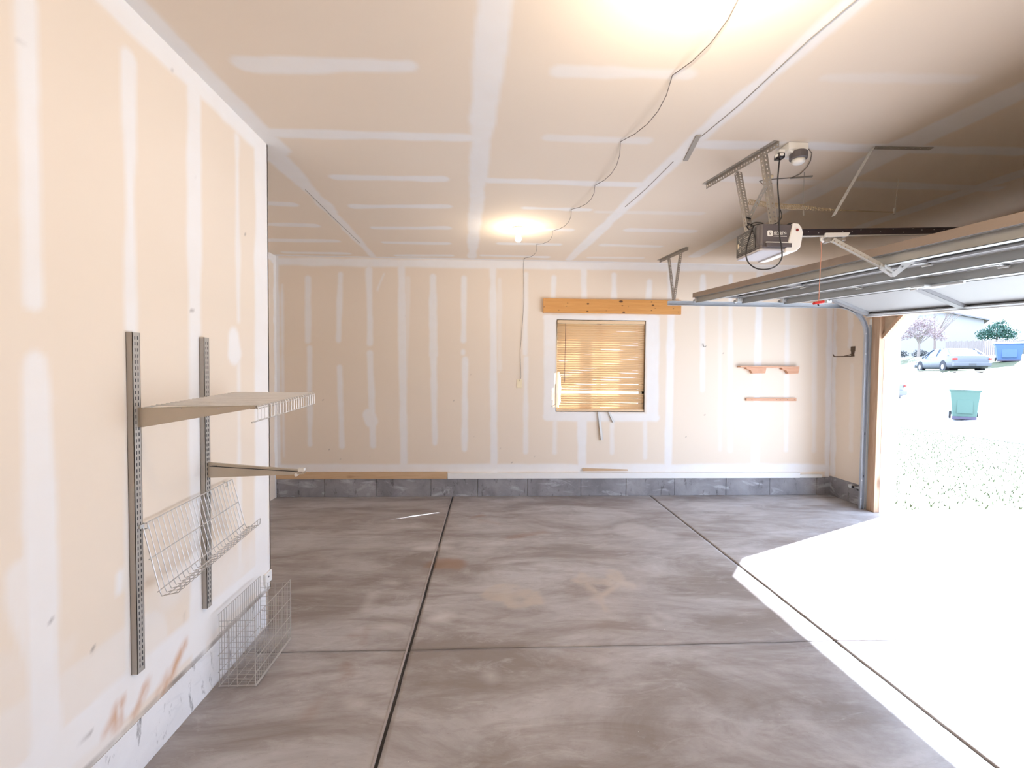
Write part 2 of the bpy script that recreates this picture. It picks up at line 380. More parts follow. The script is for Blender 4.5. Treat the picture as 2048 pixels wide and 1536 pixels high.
# ------------------------------------------------------------------ hand-mapped joint compound and floor marks (metres on each surface)
MARKS = {
 'far': [[-1.159,3.092,-1.122,0.315,0.049,0.049,1.0],[0.042,3.116,0.077,0.312,0.046,0.047,1.0],[1.26,3.14,1.267,2.641,0.041,0.041,1.0],[1.262,1.025,1.272,0.31,0.061,0.062,1.0],[2.46,3.131,2.461,0.307,0.052,0.052,1.0],[3.684,3.121,3.687,0.305,0.046,0.046,1.0],[-2.775,3.124,-2.762,0.285,0.044,0.045,1.0],[4.688,2.696,4.728,0.267,0.043,0.043,1.0],[-2.75,3.073,4.675,3.12,0.051,0.055,1.0],[-2.768,0.378,4.761,0.366,0.053,0.056,1.0],[-2.363,2.861,-2.367,2.055,0.038,0.038,1.0],[-2.348,1.957,-2.348,0.689,0.035,0.036,1.0],[-1.947,2.92,-1.975,2.066,0.039,0.039,1.0],[-1.963,1.706,-1.933,0.669,0.036,0.036,1.0],[-1.58,2.986,-1.567,2.032,0.039,0.039,1.0],[-1.567,1.894,-1.529,0.676,0.039,0.039,1.0],[-1.581,1.081,-1.555,1.002,0.085,0.085,1.0],[-2.695,2.771,-2.691,1.372,0.019,0.019,1.0],[-2.691,1.372,-2.683,0.53,0.019,0.019,1.0],[-0.747,2.91,-0.737,1.883,0.043,0.053,1.0],[-0.737,1.883,-0.713,0.71,0.043,0.033,1.0],[-0.34,2.898,-0.342,2.086,0.036,0.036,1.0],[-0.347,1.933,-0.347,1.913,0.026,0.026,1.0],[-0.32,1.827,-0.32,0.63,0.036,0.037,1.0],[-1.08,2.878,-1.117,1.581,0.042,0.033,0.5],[0.13,2.887,0.14,1.692,0.033,0.027,0.5],[0.483,2.966,0.48,1.915,0.033,0.03,0.8],[0.494,1.855,0.499,0.59,0.03,0.03,0.8],[0.858,2.927,0.848,2.634,0.04,0.04,1.0],[1.669,2.982,1.674,2.647,0.037,0.037,1.0],[2.156,2.897,2.146,2.655,0.038,0.038,1.0],[2.892,2.985,2.892,2.667,0.038,0.038,1.0],[3.282,2.992,3.282,2.673,0.031,0.031,1.0],[2.894,2.586,2.919,1.442,0.031,0.031,0.7],[3.284,2.592,3.325,0.618,0.031,0.032,0.6],[4.086,2.604,4.121,0.618,0.032,0.032,0.6],[4.478,2.556,4.522,0.618,0.032,0.032,0.5],[3.138,2.59,3.184,0.618,0.024,0.025,0.3],[0.811,2.367,0.825,1.105,0.081,0.081,1.0],[2.213,2.373,2.23,1.11,0.089,0.09,1.0],[0.757,2.399,2.268,2.408,0.04,0.04,1.0],[0.785,1.071,2.279,1.063,0.054,0.055,1.0],[0.895,0.99,0.893,0.583,0.027,0.027,0.7],[1.673,0.992,1.68,0.583,0.027,0.028,0.7],[2.128,0.994,2.137,0.514,0.031,0.031,0.7],[-1.424,2.858,-1.47,2.727,0.01,0.01,1.0],[-1.386,2.937,-1.424,2.845,0.01,0.01,1.0]],
 'ceil': [[-1.172,2.332,-0.4,2.291,0.059,0.048,1.0],[0.333,2.285,0.958,2.272,0.045,0.046,0.7],[1.635,2.249,2.348,2.215,0.035,0.035,0.4],[-1.376,2.988,-0.114,2.965,0.047,0.047,1.0],[-1.168,3.631,-0.368,3.611,0.047,0.047,1.0],[0.363,2.932,0.97,2.929,0.044,0.044,0.7],[-1.208,4.273,-0.389,4.211,0.051,0.051,1.0],[-1.184,4.905,-0.451,4.847,0.051,0.051,1.0],[-1.204,5.456,-0.5,5.44,0.053,0.054,1.0],[-1.18,6.065,-0.507,6.008,0.052,0.052,1.0],[-0.022,3.614,1.203,3.613,0.047,0.048,1.0],[0.315,4.197,0.886,4.206,0.032,0.032,1.0],[0.206,4.847,0.82,4.815,0.043,0.043,1.0],[0.121,5.389,0.784,5.377,0.053,0.053,1.0],[-0.081,5.971,0.713,5.981,0.052,0.053,1.0],[-2.107,4.24,-1.76,4.264,0.053,0.053,1.0],[-2.422,4.87,-1.788,4.869,0.059,0.059,1.0],[-2.725,5.477,-1.763,5.439,0.063,0.063,1.0],[-2.573,6.031,-1.795,6.015,0.052,0.052,1.0],[1.315,5.355,1.97,5.366,0.053,0.053,0.8],[1.433,4.767,2.089,4.766,0.05,0.051,0.8],[1.284,5.959,1.925,5.93,0.053,0.053,0.8],[0.979,4.252,1.922,4.222,0.04,0.04,0.5],[1.318,2.951,1.976,2.926,0.052,0.052,1.0],[1.976,2.926,3.469,2.906,0.051,0.052,1.0],[1.719,3.452,2.755,3.481,0.052,0.053,0.6],[2.755,3.481,3.944,3.494,0.054,0.055,0.8],[3.772,3.244,3.891,3.253,0.029,0.029,0.5],[-1.482,3.051,-1.473,3.381,0.079,0.077,1.0],[-1.473,3.381,-1.465,4.132,0.076,0.056,1.0],[-1.465,4.132,-1.51,6.201,0.059,0.041,1.0],[0.017,1.868,-0.048,2.75,0.074,0.064,1.0],[-0.048,2.75,-0.231,6.09,0.064,0.058,1.0],[1.412,1.783,1.267,3.029,0.052,0.063,1.0],[1.267,3.029,1.041,6.089,0.061,0.056,1.0],[2.7,2.274,2.62,2.937,0.098,0.125,1.0],[2.62,2.937,2.6,3.831,0.116,0.089,1.0],[2.6,3.831,2.574,5.768,0.088,0.079,1.0],[3.823,3.197,3.682,4.505,0.076,0.075,0.9],[-1.42,-1.3,-1.42,3.25,0.055,0.05,1],[-3.0,6.2,4.7,6.2,0.05,0.05,1],[-1.4,2.2,-1.4,3.2,0.04,0.06,1]],
 'left': [[1.56,2.838,1.56,1.907,0.04,0.033,1.0],[1.565,1.709,1.572,0.368,0.037,0.068,1.0],[1.977,2.926,1.964,1.846,0.03,0.03,1.0],[1.964,1.846,1.934,0.45,0.026,0.027,0.8],[2.392,3.1,2.355,0.463,0.048,0.049,1.0],[2.357,0.538,2.382,0.191,0.042,0.058,1.0],[2.778,3.013,2.776,1.972,0.019,0.024,0.8],[2.722,1.876,2.73,1.783,0.062,0.078,1.0],[2.773,1.799,2.766,0.481,0.022,0.022,0.7],[3.073,3.079,3.028,0.299,0.091,0.093,1.0],[1.498,1.049,1.598,0.345,0.043,0.047,0.7],[1.886,0.875,1.88,0.818,0.018,0.018,1.0],[1.569,1.653,1.572,1.588,0.041,0.042,0.8],[-1.3,3.1,3.1,3.105,0.065,0.055,1],[-1.3,0.36,3.1,0.38,0.09,0.09,1],[-1.3,0.55,2.0,0.5,0.2,0.15,0.5]],
 'leftstain': [[2.262,0.362,2.179,0.287,0.022,0.03,1.0],[2.179,0.287,2.112,0.224,0.03,0.017,1.0],[2.008,0.336,1.946,0.264,0.022,0.011,1.0],[1.875,0.362,1.849,0.297,0.021,0.027,1.0],[1.837,0.326,1.806,0.301,0.016,0.01,1.0],[2.146,0.298,2.036,0.24,0.02,0.006,0.6]],
 'leftdark': [[2.272,0.512,2.275,0.457,0.005,0.007,1.0],[1.754,0.658,1.751,0.645,0.006,0.004,1.0],[1.747,0.354,1.684,0.36,0.002,0.003,1.0],[1.541,2.691,1.545,2.688,0.009,0.005,1.0],[2.229,3.05,2.229,3.048,0.007,0.007,1.0],[1.907,2.504,1.907,2.481,0.002,0.001,1.0],[1.968,2.014,1.968,2.012,0.005,0.004,1.0],[1.784,2.272,1.784,2.266,0.002,0.002,1.0],[2.347,1.975,2.37,1.976,0.002,0.002,1.0],[2.39,2.624,2.394,2.626,0.003,0.003,1.0],[1.592,0.855,1.596,0.851,0.003,0.002,1.0],[2.857,2.482,2.862,2.481,0.006,0.006,1.0]],
 'floor_ocher': [[0.134,3.492,0.262,3.41,0.15,0.153,1.0],[0.165,3.338,0.199,3.287,0.068,0.051,1.0],[0.787,3.774,0.823,3.392,0.035,0.045,1.0],[0.823,3.392,0.838,3.197,0.035,0.006,1.0],[0.789,3.683,0.961,3.633,0.082,0.054,1.0],[1.038,3.767,1.132,3.568,0.073,0.041,1.0],[1.03,3.588,0.87,3.429,0.021,0.025,1.0]],
 'floor_rust': [[-0.414,4.027,-0.306,4.024,0.115,0.115,0.9],[-0.177,5.295,-0.064,5.385,0.038,0.031,0.6],[0.224,4.637,0.571,4.786,0.038,0.053,0.6],[-0.089,5.205,0.133,5.064,0.03,0.022,0.5],[-0.784,3.041,-0.771,2.873,0.01,0.016,0.5],[-0.869,2.947,-0.774,2.943,0.014,0.014,0.5],[-0.811,2.655,-0.757,2.566,0.016,0.01,0.5],[-0.785,2.567,-0.785,2.525,0.008,0.008,0.5],[-0.852,2.374,-0.863,2.271,0.015,0.029,0.3]],
 'floor_dark': [[0.649,4.413,0.871,4.307,0.099,0.097,0.7],[0.247,4.149,0.777,4.057,0.045,0.033,0.5],[-0.585,4.011,-0.542,4.01,0.052,0.103,0.5],[-1.655,4.629,-0.526,4.227,0.17,0.157,0.35],[-2.045,4.639,-1.341,4.555,0.192,0.19,0.3],[0.425,2.039,0.644,2.003,0.036,0.042,0.2],[-0.349,2.097,-0.074,2.058,0.056,0.056,0.45],[0.333,2.193,0.616,2.15,0.033,0.032,0.25],[1.1,3.765,1.156,3.672,0.024,0.031,0.5],[-0.208,3.502,-0.055,3.458,0.03,0.03,0.5],[0.325,3.486,0.378,3.445,0.028,0.028,0.5],[0.091,3.269,0.126,3.261,0.034,0.034,0.4],[1.783,4.833,1.91,4.047,0.095,0.04,0.4],[1.254,2.191,1.294,2.173,0.058,0.057,0.35],[-0.739,2.056,-0.577,2.106,0.03,0.031,0.35],[0.893,3.969,0.933,3.77,0.024,0.023,0.6],[0.058,3.494,0.038,3.342,0.012,0.011,0.5]],
 'floor_white': [[-0.641,4.396,-0.359,4.401,0.037,0.05,0.7],[-0.22,4.461,0.119,4.478,0.026,0.039,0.5],[-0.025,4.331,0.045,4.366,0.045,0.034,0.6],[-0.859,3.266,-0.861,3.484,0.008,0.021,0.6],[-0.354,3.131,-0.274,3.18,0.031,0.043,0.8],[-1.304,4.426,-1.156,4.398,0.017,0.017,0.3],[-0.699,2.368,-0.64,2.338,0.018,0.017,0.6],[-0.813,3.687,-0.711,3.667,0.012,0.012,0.7],[2.69,5.732,3.216,5.511,0.168,0.162,0.3],[1.568,4.838,1.806,4.611,0.224,0.143,0.3],[0.018,2.537,0.031,2.495,0.02,0.009,0.6],[-0.657,3.055,-0.589,3.041,0.023,0.023,0.5],[1.089,3.586,1.385,3.853,0.108,0.116,0.3],[1.202,3.131,1.242,3.097,0.021,0.014,0.7],[1.121,3.101,1.121,3.007,0.021,0.016,0.5]],
 'right': [[6.221,2.56,6.156,0.317,0.047,0.047,1.0],[5.916,2.489,5.915,2.062,0.043,0.043,0.7],[5.871,1.798,5.842,0.684,0.034,0.034,0.4]],
}

def vnoise(x, y, seed=0):
    xi = np.floor(x).astype(np.int64); yi = np.floor(y).astype(np.int64); xf = x - xi; yf = y - yi
    def h(a, b):
        n = (a * 374761393 + b * 668265263 + seed * 974711) & 0x7fffffff
        n = ((n ^ (n >> 13)) * 1274126177) & 0x7fffffff
        return ((n ^ (n >> 16)) & 0xffff) / 65535.0
    u = xf * xf * (3 - 2 * xf); v = yf * yf * (3 - 2 * yf)
    return (h(xi, yi) * (1 - u) + h(xi + 1, yi) * u) * (1 - v) + (h(xi, yi + 1) * (1 - u) + h(xi + 1, yi + 1) * u) * v
def fbm(x, y, f, seed=0, o=4):
    s = 0; a = 1; t = 0
    for i in range(o):
        s = s + a * vnoise(x * f, y * f, seed + i); t += a; a *= .5; f *= 2.1
    return s / t
def mask(u, v, caps, soft=.012, wob=.02, seed=3, freq=6, k=1.0):
    out = np.zeros_like(u)
    n1 = (fbm(u, v, freq, seed) - .5) * 2
    n2 = fbm(u, v, 14, seed + 9)
    for i, (x0, y0, x1, y1, w0, w1, a) in enumerate(caps):
        dx, dy = x1 - x0, y1 - y0; L2 = dx * dx + dy * dy + 1e-9
        t = np.clip(((u - x0) * dx + (v - y0) * dy) / L2, 0, 1)
        d = np.hypot(u - x0 - t * dx, v - y0 - t * dy)
        w = w0 + (w1 - w0) * t
        wb = np.minimum(wob, w * .55)
        e = np.clip((w - d + n1 * wb * 1.6) / (soft * 1.3) + .5, 0, 1)
        out = np.maximum(out, a * e * (.82 + .18 * n2))
    return np.clip(out * k, 0, 1)

def axis_pts(a, b, step, keep=()):
    p = np.linspace(a, b, max(2, int(round((b - a) / step)) + 1))
    for k in keep:
        if a < k < b: p[np.abs(p - k).argmin()] = k
    return p
def grid(name, us, vs, fn, mat, chans, hole=None, extra=None):
    """a surface as a fine grid; chans = list of four arrays-functions -> colour attribute 'mark' (a pattern of the surface)"""
    U, V = np.meshgrid(us, vs); nu, nv = len(us), len(vs)
    pts = fn(U.ravel(), V.ravel())
    i = np.arange(nu - 1)[None, :] + np.arange(nv - 1)[:, None] * nu
    q = np.stack([i, i + 1, i + nu + 1, i + nu], -1)
    if hole:
        cu = (us[:-1] + us[1:]) / 2; cv = (vs[:-1] + vs[1:]) / 2
        CU, CV = np.meshgrid(cu, cv)
        keep = np.ones(CU.shape, bool)
        for h_ in hole: keep &= ~((CU > h_[0]) & (CU < h_[1]) & (CV > h_[2]) & (CV < h_[3]))
        q = q[keep]
    q = q.reshape(-1, 4)
    nvert = len(pts)
    ev, ef = (extra if extra else ([], []))
    vv = np.vstack([pts] + ([np.array(ev, float)] if len(ev) else []))
    ff = np.vstack([q] + ([np.array(ef) + nvert] if len(ef) else []))
    me = bpy.data.meshes.new(name)
    me.vertices.add(len(vv)); me.vertices.foreach_set('co', vv.ravel())
    me.loops.add(ff.size); me.loops.foreach_set('vertex_index', ff.ravel().astype(np.int32))
    me.polygons.add(len(ff)); me.polygons.foreach_set('loop_start', np.arange(0, ff.size, 4, dtype=np.int32))
    me.update(calc_edges=True)
    at = me.color_attributes.new('mark', 'FLOAT_COLOR', 'POINT')
    arr = np.zeros((len(vv), 4))
    for k, c in enumerate(chans):
        if c is not None: arr[:nvert, k] = c(U.ravel(), V.ravel())
    at.data.foreach_set('color', arr.ravel())
    me.materials.append(mat)
    me.validate(); me.update()
    o = bpy.data.objects.new(name, me); COL.objects.link(o)
    tag(o, kind='structure')
    return o
def boxes(*bs):
    v = []; f = []
    for (x0, y0, z0, x1, y1, z1) in bs:
        b = len(v)
        v += [(x0, y0, z0), (x1, y0, z0), (x1, y1, z0), (x0, y1, z0), (x0, y0, z1), (x1, y0, z1), (x1, y1, z1), (x0, y1, z1)]
        f += [[b + k for k in t] for t in ((0, 3, 2, 1), (4, 5, 6, 7), (0, 1, 5, 4), (1, 2, 6, 5), (2, 3, 7, 6), (3, 0, 4, 7))]
    return v, f

FARDOTS = [[a, b_, a + .01, b_ + .004, .006, .004, 1] for a, b_ in ((-2.1, .62), (-1.95, .5), (-1.55, 1.06), (-1.57, .52), (-2.35, 1.37), (-2.18, 1.28), (.15, .63), (.32, .45), (-.47, 1.28), (-.2, .79), (-.25, 1.62), (3.2, 1.95), (2.95, 1.1), (3.7, .5), (-1.1, 2.4), (.62, .52), (3.6, 1.7), (2.7, .8))]
H, YF, XL, XR, YE, XA = 3.145, 6.22, -1.45, 4.75, 3.146, -2.77
YB = -1.6                                   # wall behind the camera
WX0, WX1, WZ0, WZ1 = 0.905, 2.112, 1.14, 2.372   # window opening
XO = 4.95                                   # outside face of the door wall
JY, NY, HZ = 5.38, 0.5, 2.385                # door opening: far jamb, near jamb, head
T = .2

# walls
def ff_(u, v): return np.stack([u, np.full_like(u, YF), v], -1)
b = .01
grid('wall_far', axis_pts(XA, XR, .016, (WX0, WX1)), axis_pts(0, H, .016, (WZ0, WZ1)), ff_, M['drywall'],
     [lambda u, v: mask(u, v, MARKS['far'], .02, .010, 3, 3.5), None,
      lambda u, v: mask(u, v, FARDOTS, .004, .002) * .6, None],
     hole=[(WX0, WX1, WZ0, WZ1), (.866, WX0, 1.19, 1.30), (.852, WX0, 1.30, 1.45), (.874, WX0, 1.45, 1.66)],
     extra=boxes((XA - T, YF + b, 0, .84, YF + T, H), (.84, YF + b, 0, WX0, YF + T, 1.19), (.84, YF + b, 1.66, WX0, YF + T, H), (.84, YF + .07, 1.19, WX0, YF + T, 1.66), (WX1, YF + b, 0, XO, YF + T, H), (WX0, YF + b, 0, WX1, YF + T, WZ0), (WX0, YF + b, WZ1, WX1, YF + T, H),
                 (WX0 - .004, YF, 1.66, WX0, YF + T, WZ1 + .004), (WX0 - .004, YF + .07, WZ0 - .004, WX0, YF + T, 1.66), (WX0 - .004, YF, WZ0 - .004, WX0, YF + .07, 1.19), (WX1, YF, WZ0 - .004, WX1 + .004, YF + T, WZ1 + .004),
                 (WX0, YF, WZ0 - .004, WX1, YF + T, WZ0), (WX0, YF, WZ1, WX1, YF + T, WZ1 + .004)))
def fl_(u, v): return np.stack([np.full_like(u, XL), u, v], -1)
grid('wall_left', axis_pts(YB, YE, .016), axis_pts(.225, H, .016), fl_, M['drywall'],
     [lambda u, v: np.maximum(mask(u, v, MARKS['left'], .02, .012, 3, 3), np.clip((.75 - v) * 1.1 + (fbm(u, v, 4, 21) - .5) * 1.2, 0, .62)),
      lambda u, v: mask(u, v, MARKS['leftstain'], .03, .03, 31, 22) * np.clip(fbm(u * 1.5, v * .5, 26, 61, 3) * 2.6 - .3, 0, 1),
      lambda u, v: np.maximum(mask(u, v, MARKS['leftdark'], .004, .002, 41) * .7, np.where(v < .245, .75 * np.clip(fbm(u, v * 0, 9, 44) * 1.6 - .2, .1, 1), 0)), None],
     extra=boxes((XL - .17, YB - T, .0, XL - b, YE - b, H), (XL - .17, YE - b, .225, XL, YE, H), (XA - T, YB - T, 0, XL - .17, YE - .05, H)))
grid('wall_alcove', axis_pts(YE - .05, YF, .02), axis_pts(0, H, .02), lambda u, v: np.stack([np.full_like(u, XA), u, v], -1), M['drywall'],
     [lambda u, v: mask(u, v, [[6.2, 0, 6.2, 3.1, .05, .05, 1], [3, 3.1, 6.2, 3.1, .06, .06, 1], [4.9, .4, 4.9, 3.1, .05, .05, 1]]), None, None, None],
     extra=boxes((XA - T, YE - .05, 0, XA - b, YF, H)))
grid('wall_right', axis_pts(JY + .11, YF, .016), axis_pts(.0, H, .016), lambda u, v: np.stack([np.full_like(u, XR), u, v], -1), M['drywall'],
     [lambda u, v: mask(u, v, MARKS['right'], .02, .02), None, None, None],
     extra=boxes((XR + b, JY + .11, 0, XO, YF, H), (XR, JY + .004, HZ, XO, JY + .11, H), (XR, NY, HZ, XO, JY + .004, H), (XR, YB - T, 0, XO, NY, H)))
grid('wall_back', axis_pts(XL, XR, .1), axis_pts(0, H, .1), lambda u, v: np.stack([u, np.full_like(u, YB), v], -1), M['drywall'],
     [lambda u, v: mask(u, v, [[0, 0, 0, 3.1, .07, .07, 1], [2.4, 0, 2.4, 3.1, .07, .07, 1]], .05), None, None, None],
     extra=boxes((XL, YB - T, 0, XR, YB - b, H)))
grid('ceiling', axis_pts(XA, XR, .016), axis_pts(YB, YF, .016), lambda u, v: np.stack([u, v, np.full_like(u, H)], -1), M['drywall'],
     [lambda u, v: mask(u, v, MARKS['ceil'], .02, .014, 13, 4), None, None, None],
     extra=boxes((XA - T, YB - T, H + b, XO, YF + T, H + T)))

# floor slabs with open joints
J1, J2, JC, G = -.47, 2.20, 2.787, .009
fl_parts = []
xs_ = [XA, J1, J2, XR + .1]; ys_ = [YB, JC, YF]
U0 = []
def floor_chan(key, soft=.03, wob=.03, seed=50, freq=9):
    return lambda u, v: mask(u, v, MARKS[key], soft, wob, seed, freq)
_fv = []; _ff = []
_xs = np.concatenate([axis_pts(xs_[i] + (G if i else 0), xs_[i + 1] - (G if i < 2 else 0), .022) for i in range(3)])
_ys = np.concatenate([axis_pts(ys_[i] + (.006 if i else 0), ys_[i + 1] - (.006 if i < 1 else 0), .022) for i in range(2)])
def floor_fn(u, v):
    z = np.zeros_like(u)
    return np.stack([u + 0 * z, v, z], -1)
# cells that bridge a joint are pushed down into grooves by dropping their vertices
def groove(u, v):
    p = floor_fn(u, v)
    return p
_us = np.sort(np.concatenate([_xs, [J1 - G + .001, J1 + G - .001, J2 - G + .001, J2 + G - .001]]))
_vs = np.sort(np.concatenate([_ys, [JC - .005, JC + .005]]))
def floor_pts(u, v):
    wu = (fbm(v, v * 0 + 3, 7, 5, 2) - .5) * .006
    inj = (np.abs(u - J1) < G - .0005) | (np.abs(u - J2) < G - .0005) | (np.abs(v - JC) < .0055)
    z = np.where(inj, -.012, 0.0)
    nearj = (np.abs(u - J1) < .03) | (np.abs(u - J2) < .03)
    nearc = np.abs(v - JC) < .03
    wv = (fbm(u, u * 0 + 9, 6, 8, 3) - .5) * .012
    return np.stack([u + np.where(nearj, wu, 0), v + np.where(nearc, wv, 0), z], -1)
def jm(u, v):
    a = (np.abs(u - J1) < G - .0005) | (np.abs(u - J2) < G - .0005) | (np.abs(v - JC) < .0055)
    return np.where(a, 1.0, 0)
grid('floor', _us, _vs, floor_pts, M['floor'],
     [lambda u, v: floor_chan('floor_ocher', .03, .05)(u, v) * np.clip(fbm(u, v, 9, 93) * 1.5 - .05, .15, .85), lambda u, v: np.maximum(floor_chan('floor_rust', .05, .03, 60)(u, v), 0),
      lambda u, v: np.maximum(floor_chan('floor_dark', .10, .07, 70, 4)(u, v) * .36 * fbm(u * .6, v * 1.5, 8, 91), jm(u, v)), floor_chan('floor_white', .07, .05, 80)],
     extra=boxes((XA - T, YB - T, -.2, XO, YF + T, -.03)))
js = MB()
js.box((J1 - G - .010, YB, -.002), (J1 - G + .001, YF - .03, .0025))
js.build('joint_strip', M['jointsteel'], bpy.data.objects['floor'])

# concrete stem wall and boards along the bottom
c = MB()
x = XA
k = 0
while x < XR:
    x2 = min(x + .62 + .05 * ((k * 7) % 3), XR)
    c.box((x + .002, YF - .035 - .003 * (k % 2), 0), (x2 - .002, YF + .004, .238))
    x = x2; k += 1
tag(c.build('baseboard_far', M['curb'], bevel=.004), kind='structure')
c = MB(); c.box((XR - .012, JY + .11, 0), (XR + .004, YF - .02, .262))
tag(c.build('baseboard_right', M['curb'], bevel=.004), kind='structure')
c = MB()
y = YB; k = 0
c.box((XL - .165, YB, 0), (XL + .002, YE - .07, .224))
tag(c.build('baseboard_left', M['curb_white']), kind='structure')
c = MB(); c.box((XA, YF - .045, .238), (-.548, YF, .328))
tag(c.build('trim_1', M['board'], bevel=.003), kind='structure')
c = MB(); c.box((-.54, YF - .05, .238), (4.30, YF, .312)); c.box((4.30, YF - .045, .24), (4.62, YF, .285))
tag(c.build('trim_2', M['paintwood'], bevel=.003), kind='structure')

# door jamb: fir post, white outer casing, brace at the corner
c = MB(); c.box((4.685, JY, 0), (XR + .01, JY + .115, HZ + .2))
tag(c.build('trim_3', M['post'], bevel=.003), kind='structure')
c = MB(); c.box((XR, JY - .004, 0), (XO + .003, JY + .02, HZ)); c.box((XR, NY, HZ - .02), (XO + .003, JY, HZ)); c.box((XO, JY, 0), (XO + .003, JY + .14, HZ + .14))
c.prism([(JY, 2.12), (JY, 2.40), (5.12, 2.40)], lambda u, v, d: (d, u, v), XO - .05, XO - .002)
tag(c.build('trim_4', M['paintwood']), kind='structure')
c = MB()
c.prism([(JY, 2.10), (JY, 2.40), (5.06, 2.40)], lambda u, v, d: (d, u, v), 4.745, 4.79, 0)
c.beam((4.735, JY + .005, 2.12), (4.735, 5.06, 2.42), .04, .045, (1, 0, 0), 1)
tag(c.build('trim_5', [M['osb'], M['post']]), kind='structure')
c = MB(); c.prism([(NY, 2.376 + .055 * (NY - JY)), (JY + .1, 2.378), (JY + .1, 2.80), (NY, 2.80)], lambda u, v, d: (d, u, v), 4.665, XR)  # unseen header board, shaped down along the door to block light above it
tag(c.build('trim_6', M['post']), kind='structure')

# window: frame, glass
c = MB()
fy0, fy1 = YF + .10, YF + .16
for lo, hi in (((WX0, fy0, WZ0), (WX0 + .05, fy1, WZ1)), ((WX1 - .05, fy0, WZ0), (WX1, fy1, WZ1)), ((WX0, fy0, WZ0), (WX1, fy1, WZ0 + .05)),
               ((WX0, fy0, WZ1 - .05), (WX1, fy1, WZ1)), (((WX0 + WX1) / 2 - .025, fy0, WZ0), ((WX0 + WX1) / 2 + .025, fy1, WZ1))):
    c.box(lo, hi)
wf = tag(c.build('window_1', M['whiteplastic'], bevel=.004), kind='structure')
mg, nt, bb, out = new_mat('window_glass')
nt.nodes.remove(bb)
tr = N(nt, 'ShaderNodeBsdfTransparent'); gl = N(nt, 'ShaderNodeBsdfGlossy', Roughness=.02); mx = N(nt, 'ShaderNodeMixShader'); mx.inputs[0].default_value = .08
nt.links.new(tr.outputs[0], mx.inputs[1]); nt.links.new(gl.outputs[0], mx.inputs[2]); nt.links.new(mx.outputs[0], out.inputs[0])
M['glass'] = mg
c = MB()
c.box((WX0 + .05, fy0 + .028, WZ0 + .05), ((WX0 + WX1) / 2 - .025, fy0 + .032, WZ1 - .05)); c.box(((WX0 + WX1) / 2 + .025, fy0 + .028, WZ0 + .05), (WX1 - .05, fy0 + .032, WZ1 - .05))
c.build('glass_pane', mg, wf)

# ================================================================== left wall shelving
def upright(y, z0, z1, label):
    c = MB()
    w, d = .040, .026
    c.box((XL, y - w / 2, z0), (XL + .002, y + w / 2, z1))
    c.box((XL, y - w / 2, z0), (XL + d, y - w / 2 + .002, z1)); c.box((XL, y + w / 2 - .002, z0), (XL + d, y + w / 2, z1))
    c.box((XL + d - .002, y - w / 2, z0), (XL + d, y + w / 2, z1))
    z = z0 + .02
    while z < z1 - .02:
        for s in (-.0075, .0075):
            c.box((XL + d - .0002, y + s - .0022, z), (XL + d + .0005, y + s + .0022, z + .014), 1)
        z += .0245
    o = c.build('shelf_upright', [M['upright'], M['dark']], loc=(XL, y, z0))
    tag(o, label, 'shelf upright', 'slotted shelf uprights on the left wall')
    return o
UY1, UY2 = 1.955, 2.425
upright(UY1, .44, 1.836, 'longer grey slotted metal upright on the left wall nearer the camera')
upright(UY2, .468, 1.847, 'shorter-looking grey slotted metal upright on the left wall farther from the camera')

def shelf_bracket(y, z_top, L, drop, tip_drop, h0, h1, label, open_tip):
    x0 = XL + .026
    c = MB()
    poly = [(x0, z_top), (x0 + L, z_top - drop), (x0 + L, z_top - drop - h1), (x0 + L * .93, z_top - drop - h1 - .002), (x0 + .02, z_top - h0), (x0, z_top - h0)]
    c.prism(poly, lambda u, v, d: (u, d, v), y - .010, y - .008)
    c.prism(poly, lambda u, v, d: (u, d, v), y + .008, y + .010)
    c.beam((x0 + .005, y, z_top), (x0 + L, y, z_top - drop), .02, .002)
    c.box((x0 - .006, y - .009, z_top - h0 + .005), (x0 + .004, y - .006, z_top - .03)); c.box((x0 - .006, y + .006, z_top - h0 + .005), (x0 + .004, y + .009, z_top - .03))
    o = c.build('shelf_bracket', M['bracket'], loc=(x0, y, z_top))
    if open_tip:
        c = MB(); c.box((x0 + .02, y - .0105, z_top - .019), (x0 + .05, y - .0095, z_top - .013))
        pz0, pz1 = z_top - .016, z_top - drop - .006
        c.beam((x0 + .01, y - .0106, pz0), (x0 + L - .01, y - .0106, pz1), .001, .004)
        c.build('slot', M['dark'], o, loc=(x0, y, z_top)).location = (0, 0, 0)
        c = MB(); c.box((x0 + L - .03, y - .012, z_top - drop - .004), (x0 + L, y + .012, z_top - drop + .012)); c.cyl((x0 + L - .04, y - .012, z_top - drop - h1 - .004), (x0 + L - .04, y + .012, z_top - drop - h1 - .004), .008, 10)
        c.build('end_clip', M['wirelight'], o, loc=(x0, y, z_top)).location = (0, 0, 0)
    tag(o, label, 'shelf bracket', 'tapered shelf brackets')
    return o
shelf_bracket(UY1 + .012, 1.530, .465, -.012, 0, .078, .014, 'tapered nickel shelf bracket carrying the level wire shelf on the nearer upright', False)
shelf_bracket(UY2 + .004, 1.212, .480, .040, 0, .075, .018, 'tapered nickel shelf bracket with nothing on it, sticking out from the farther upright', True)

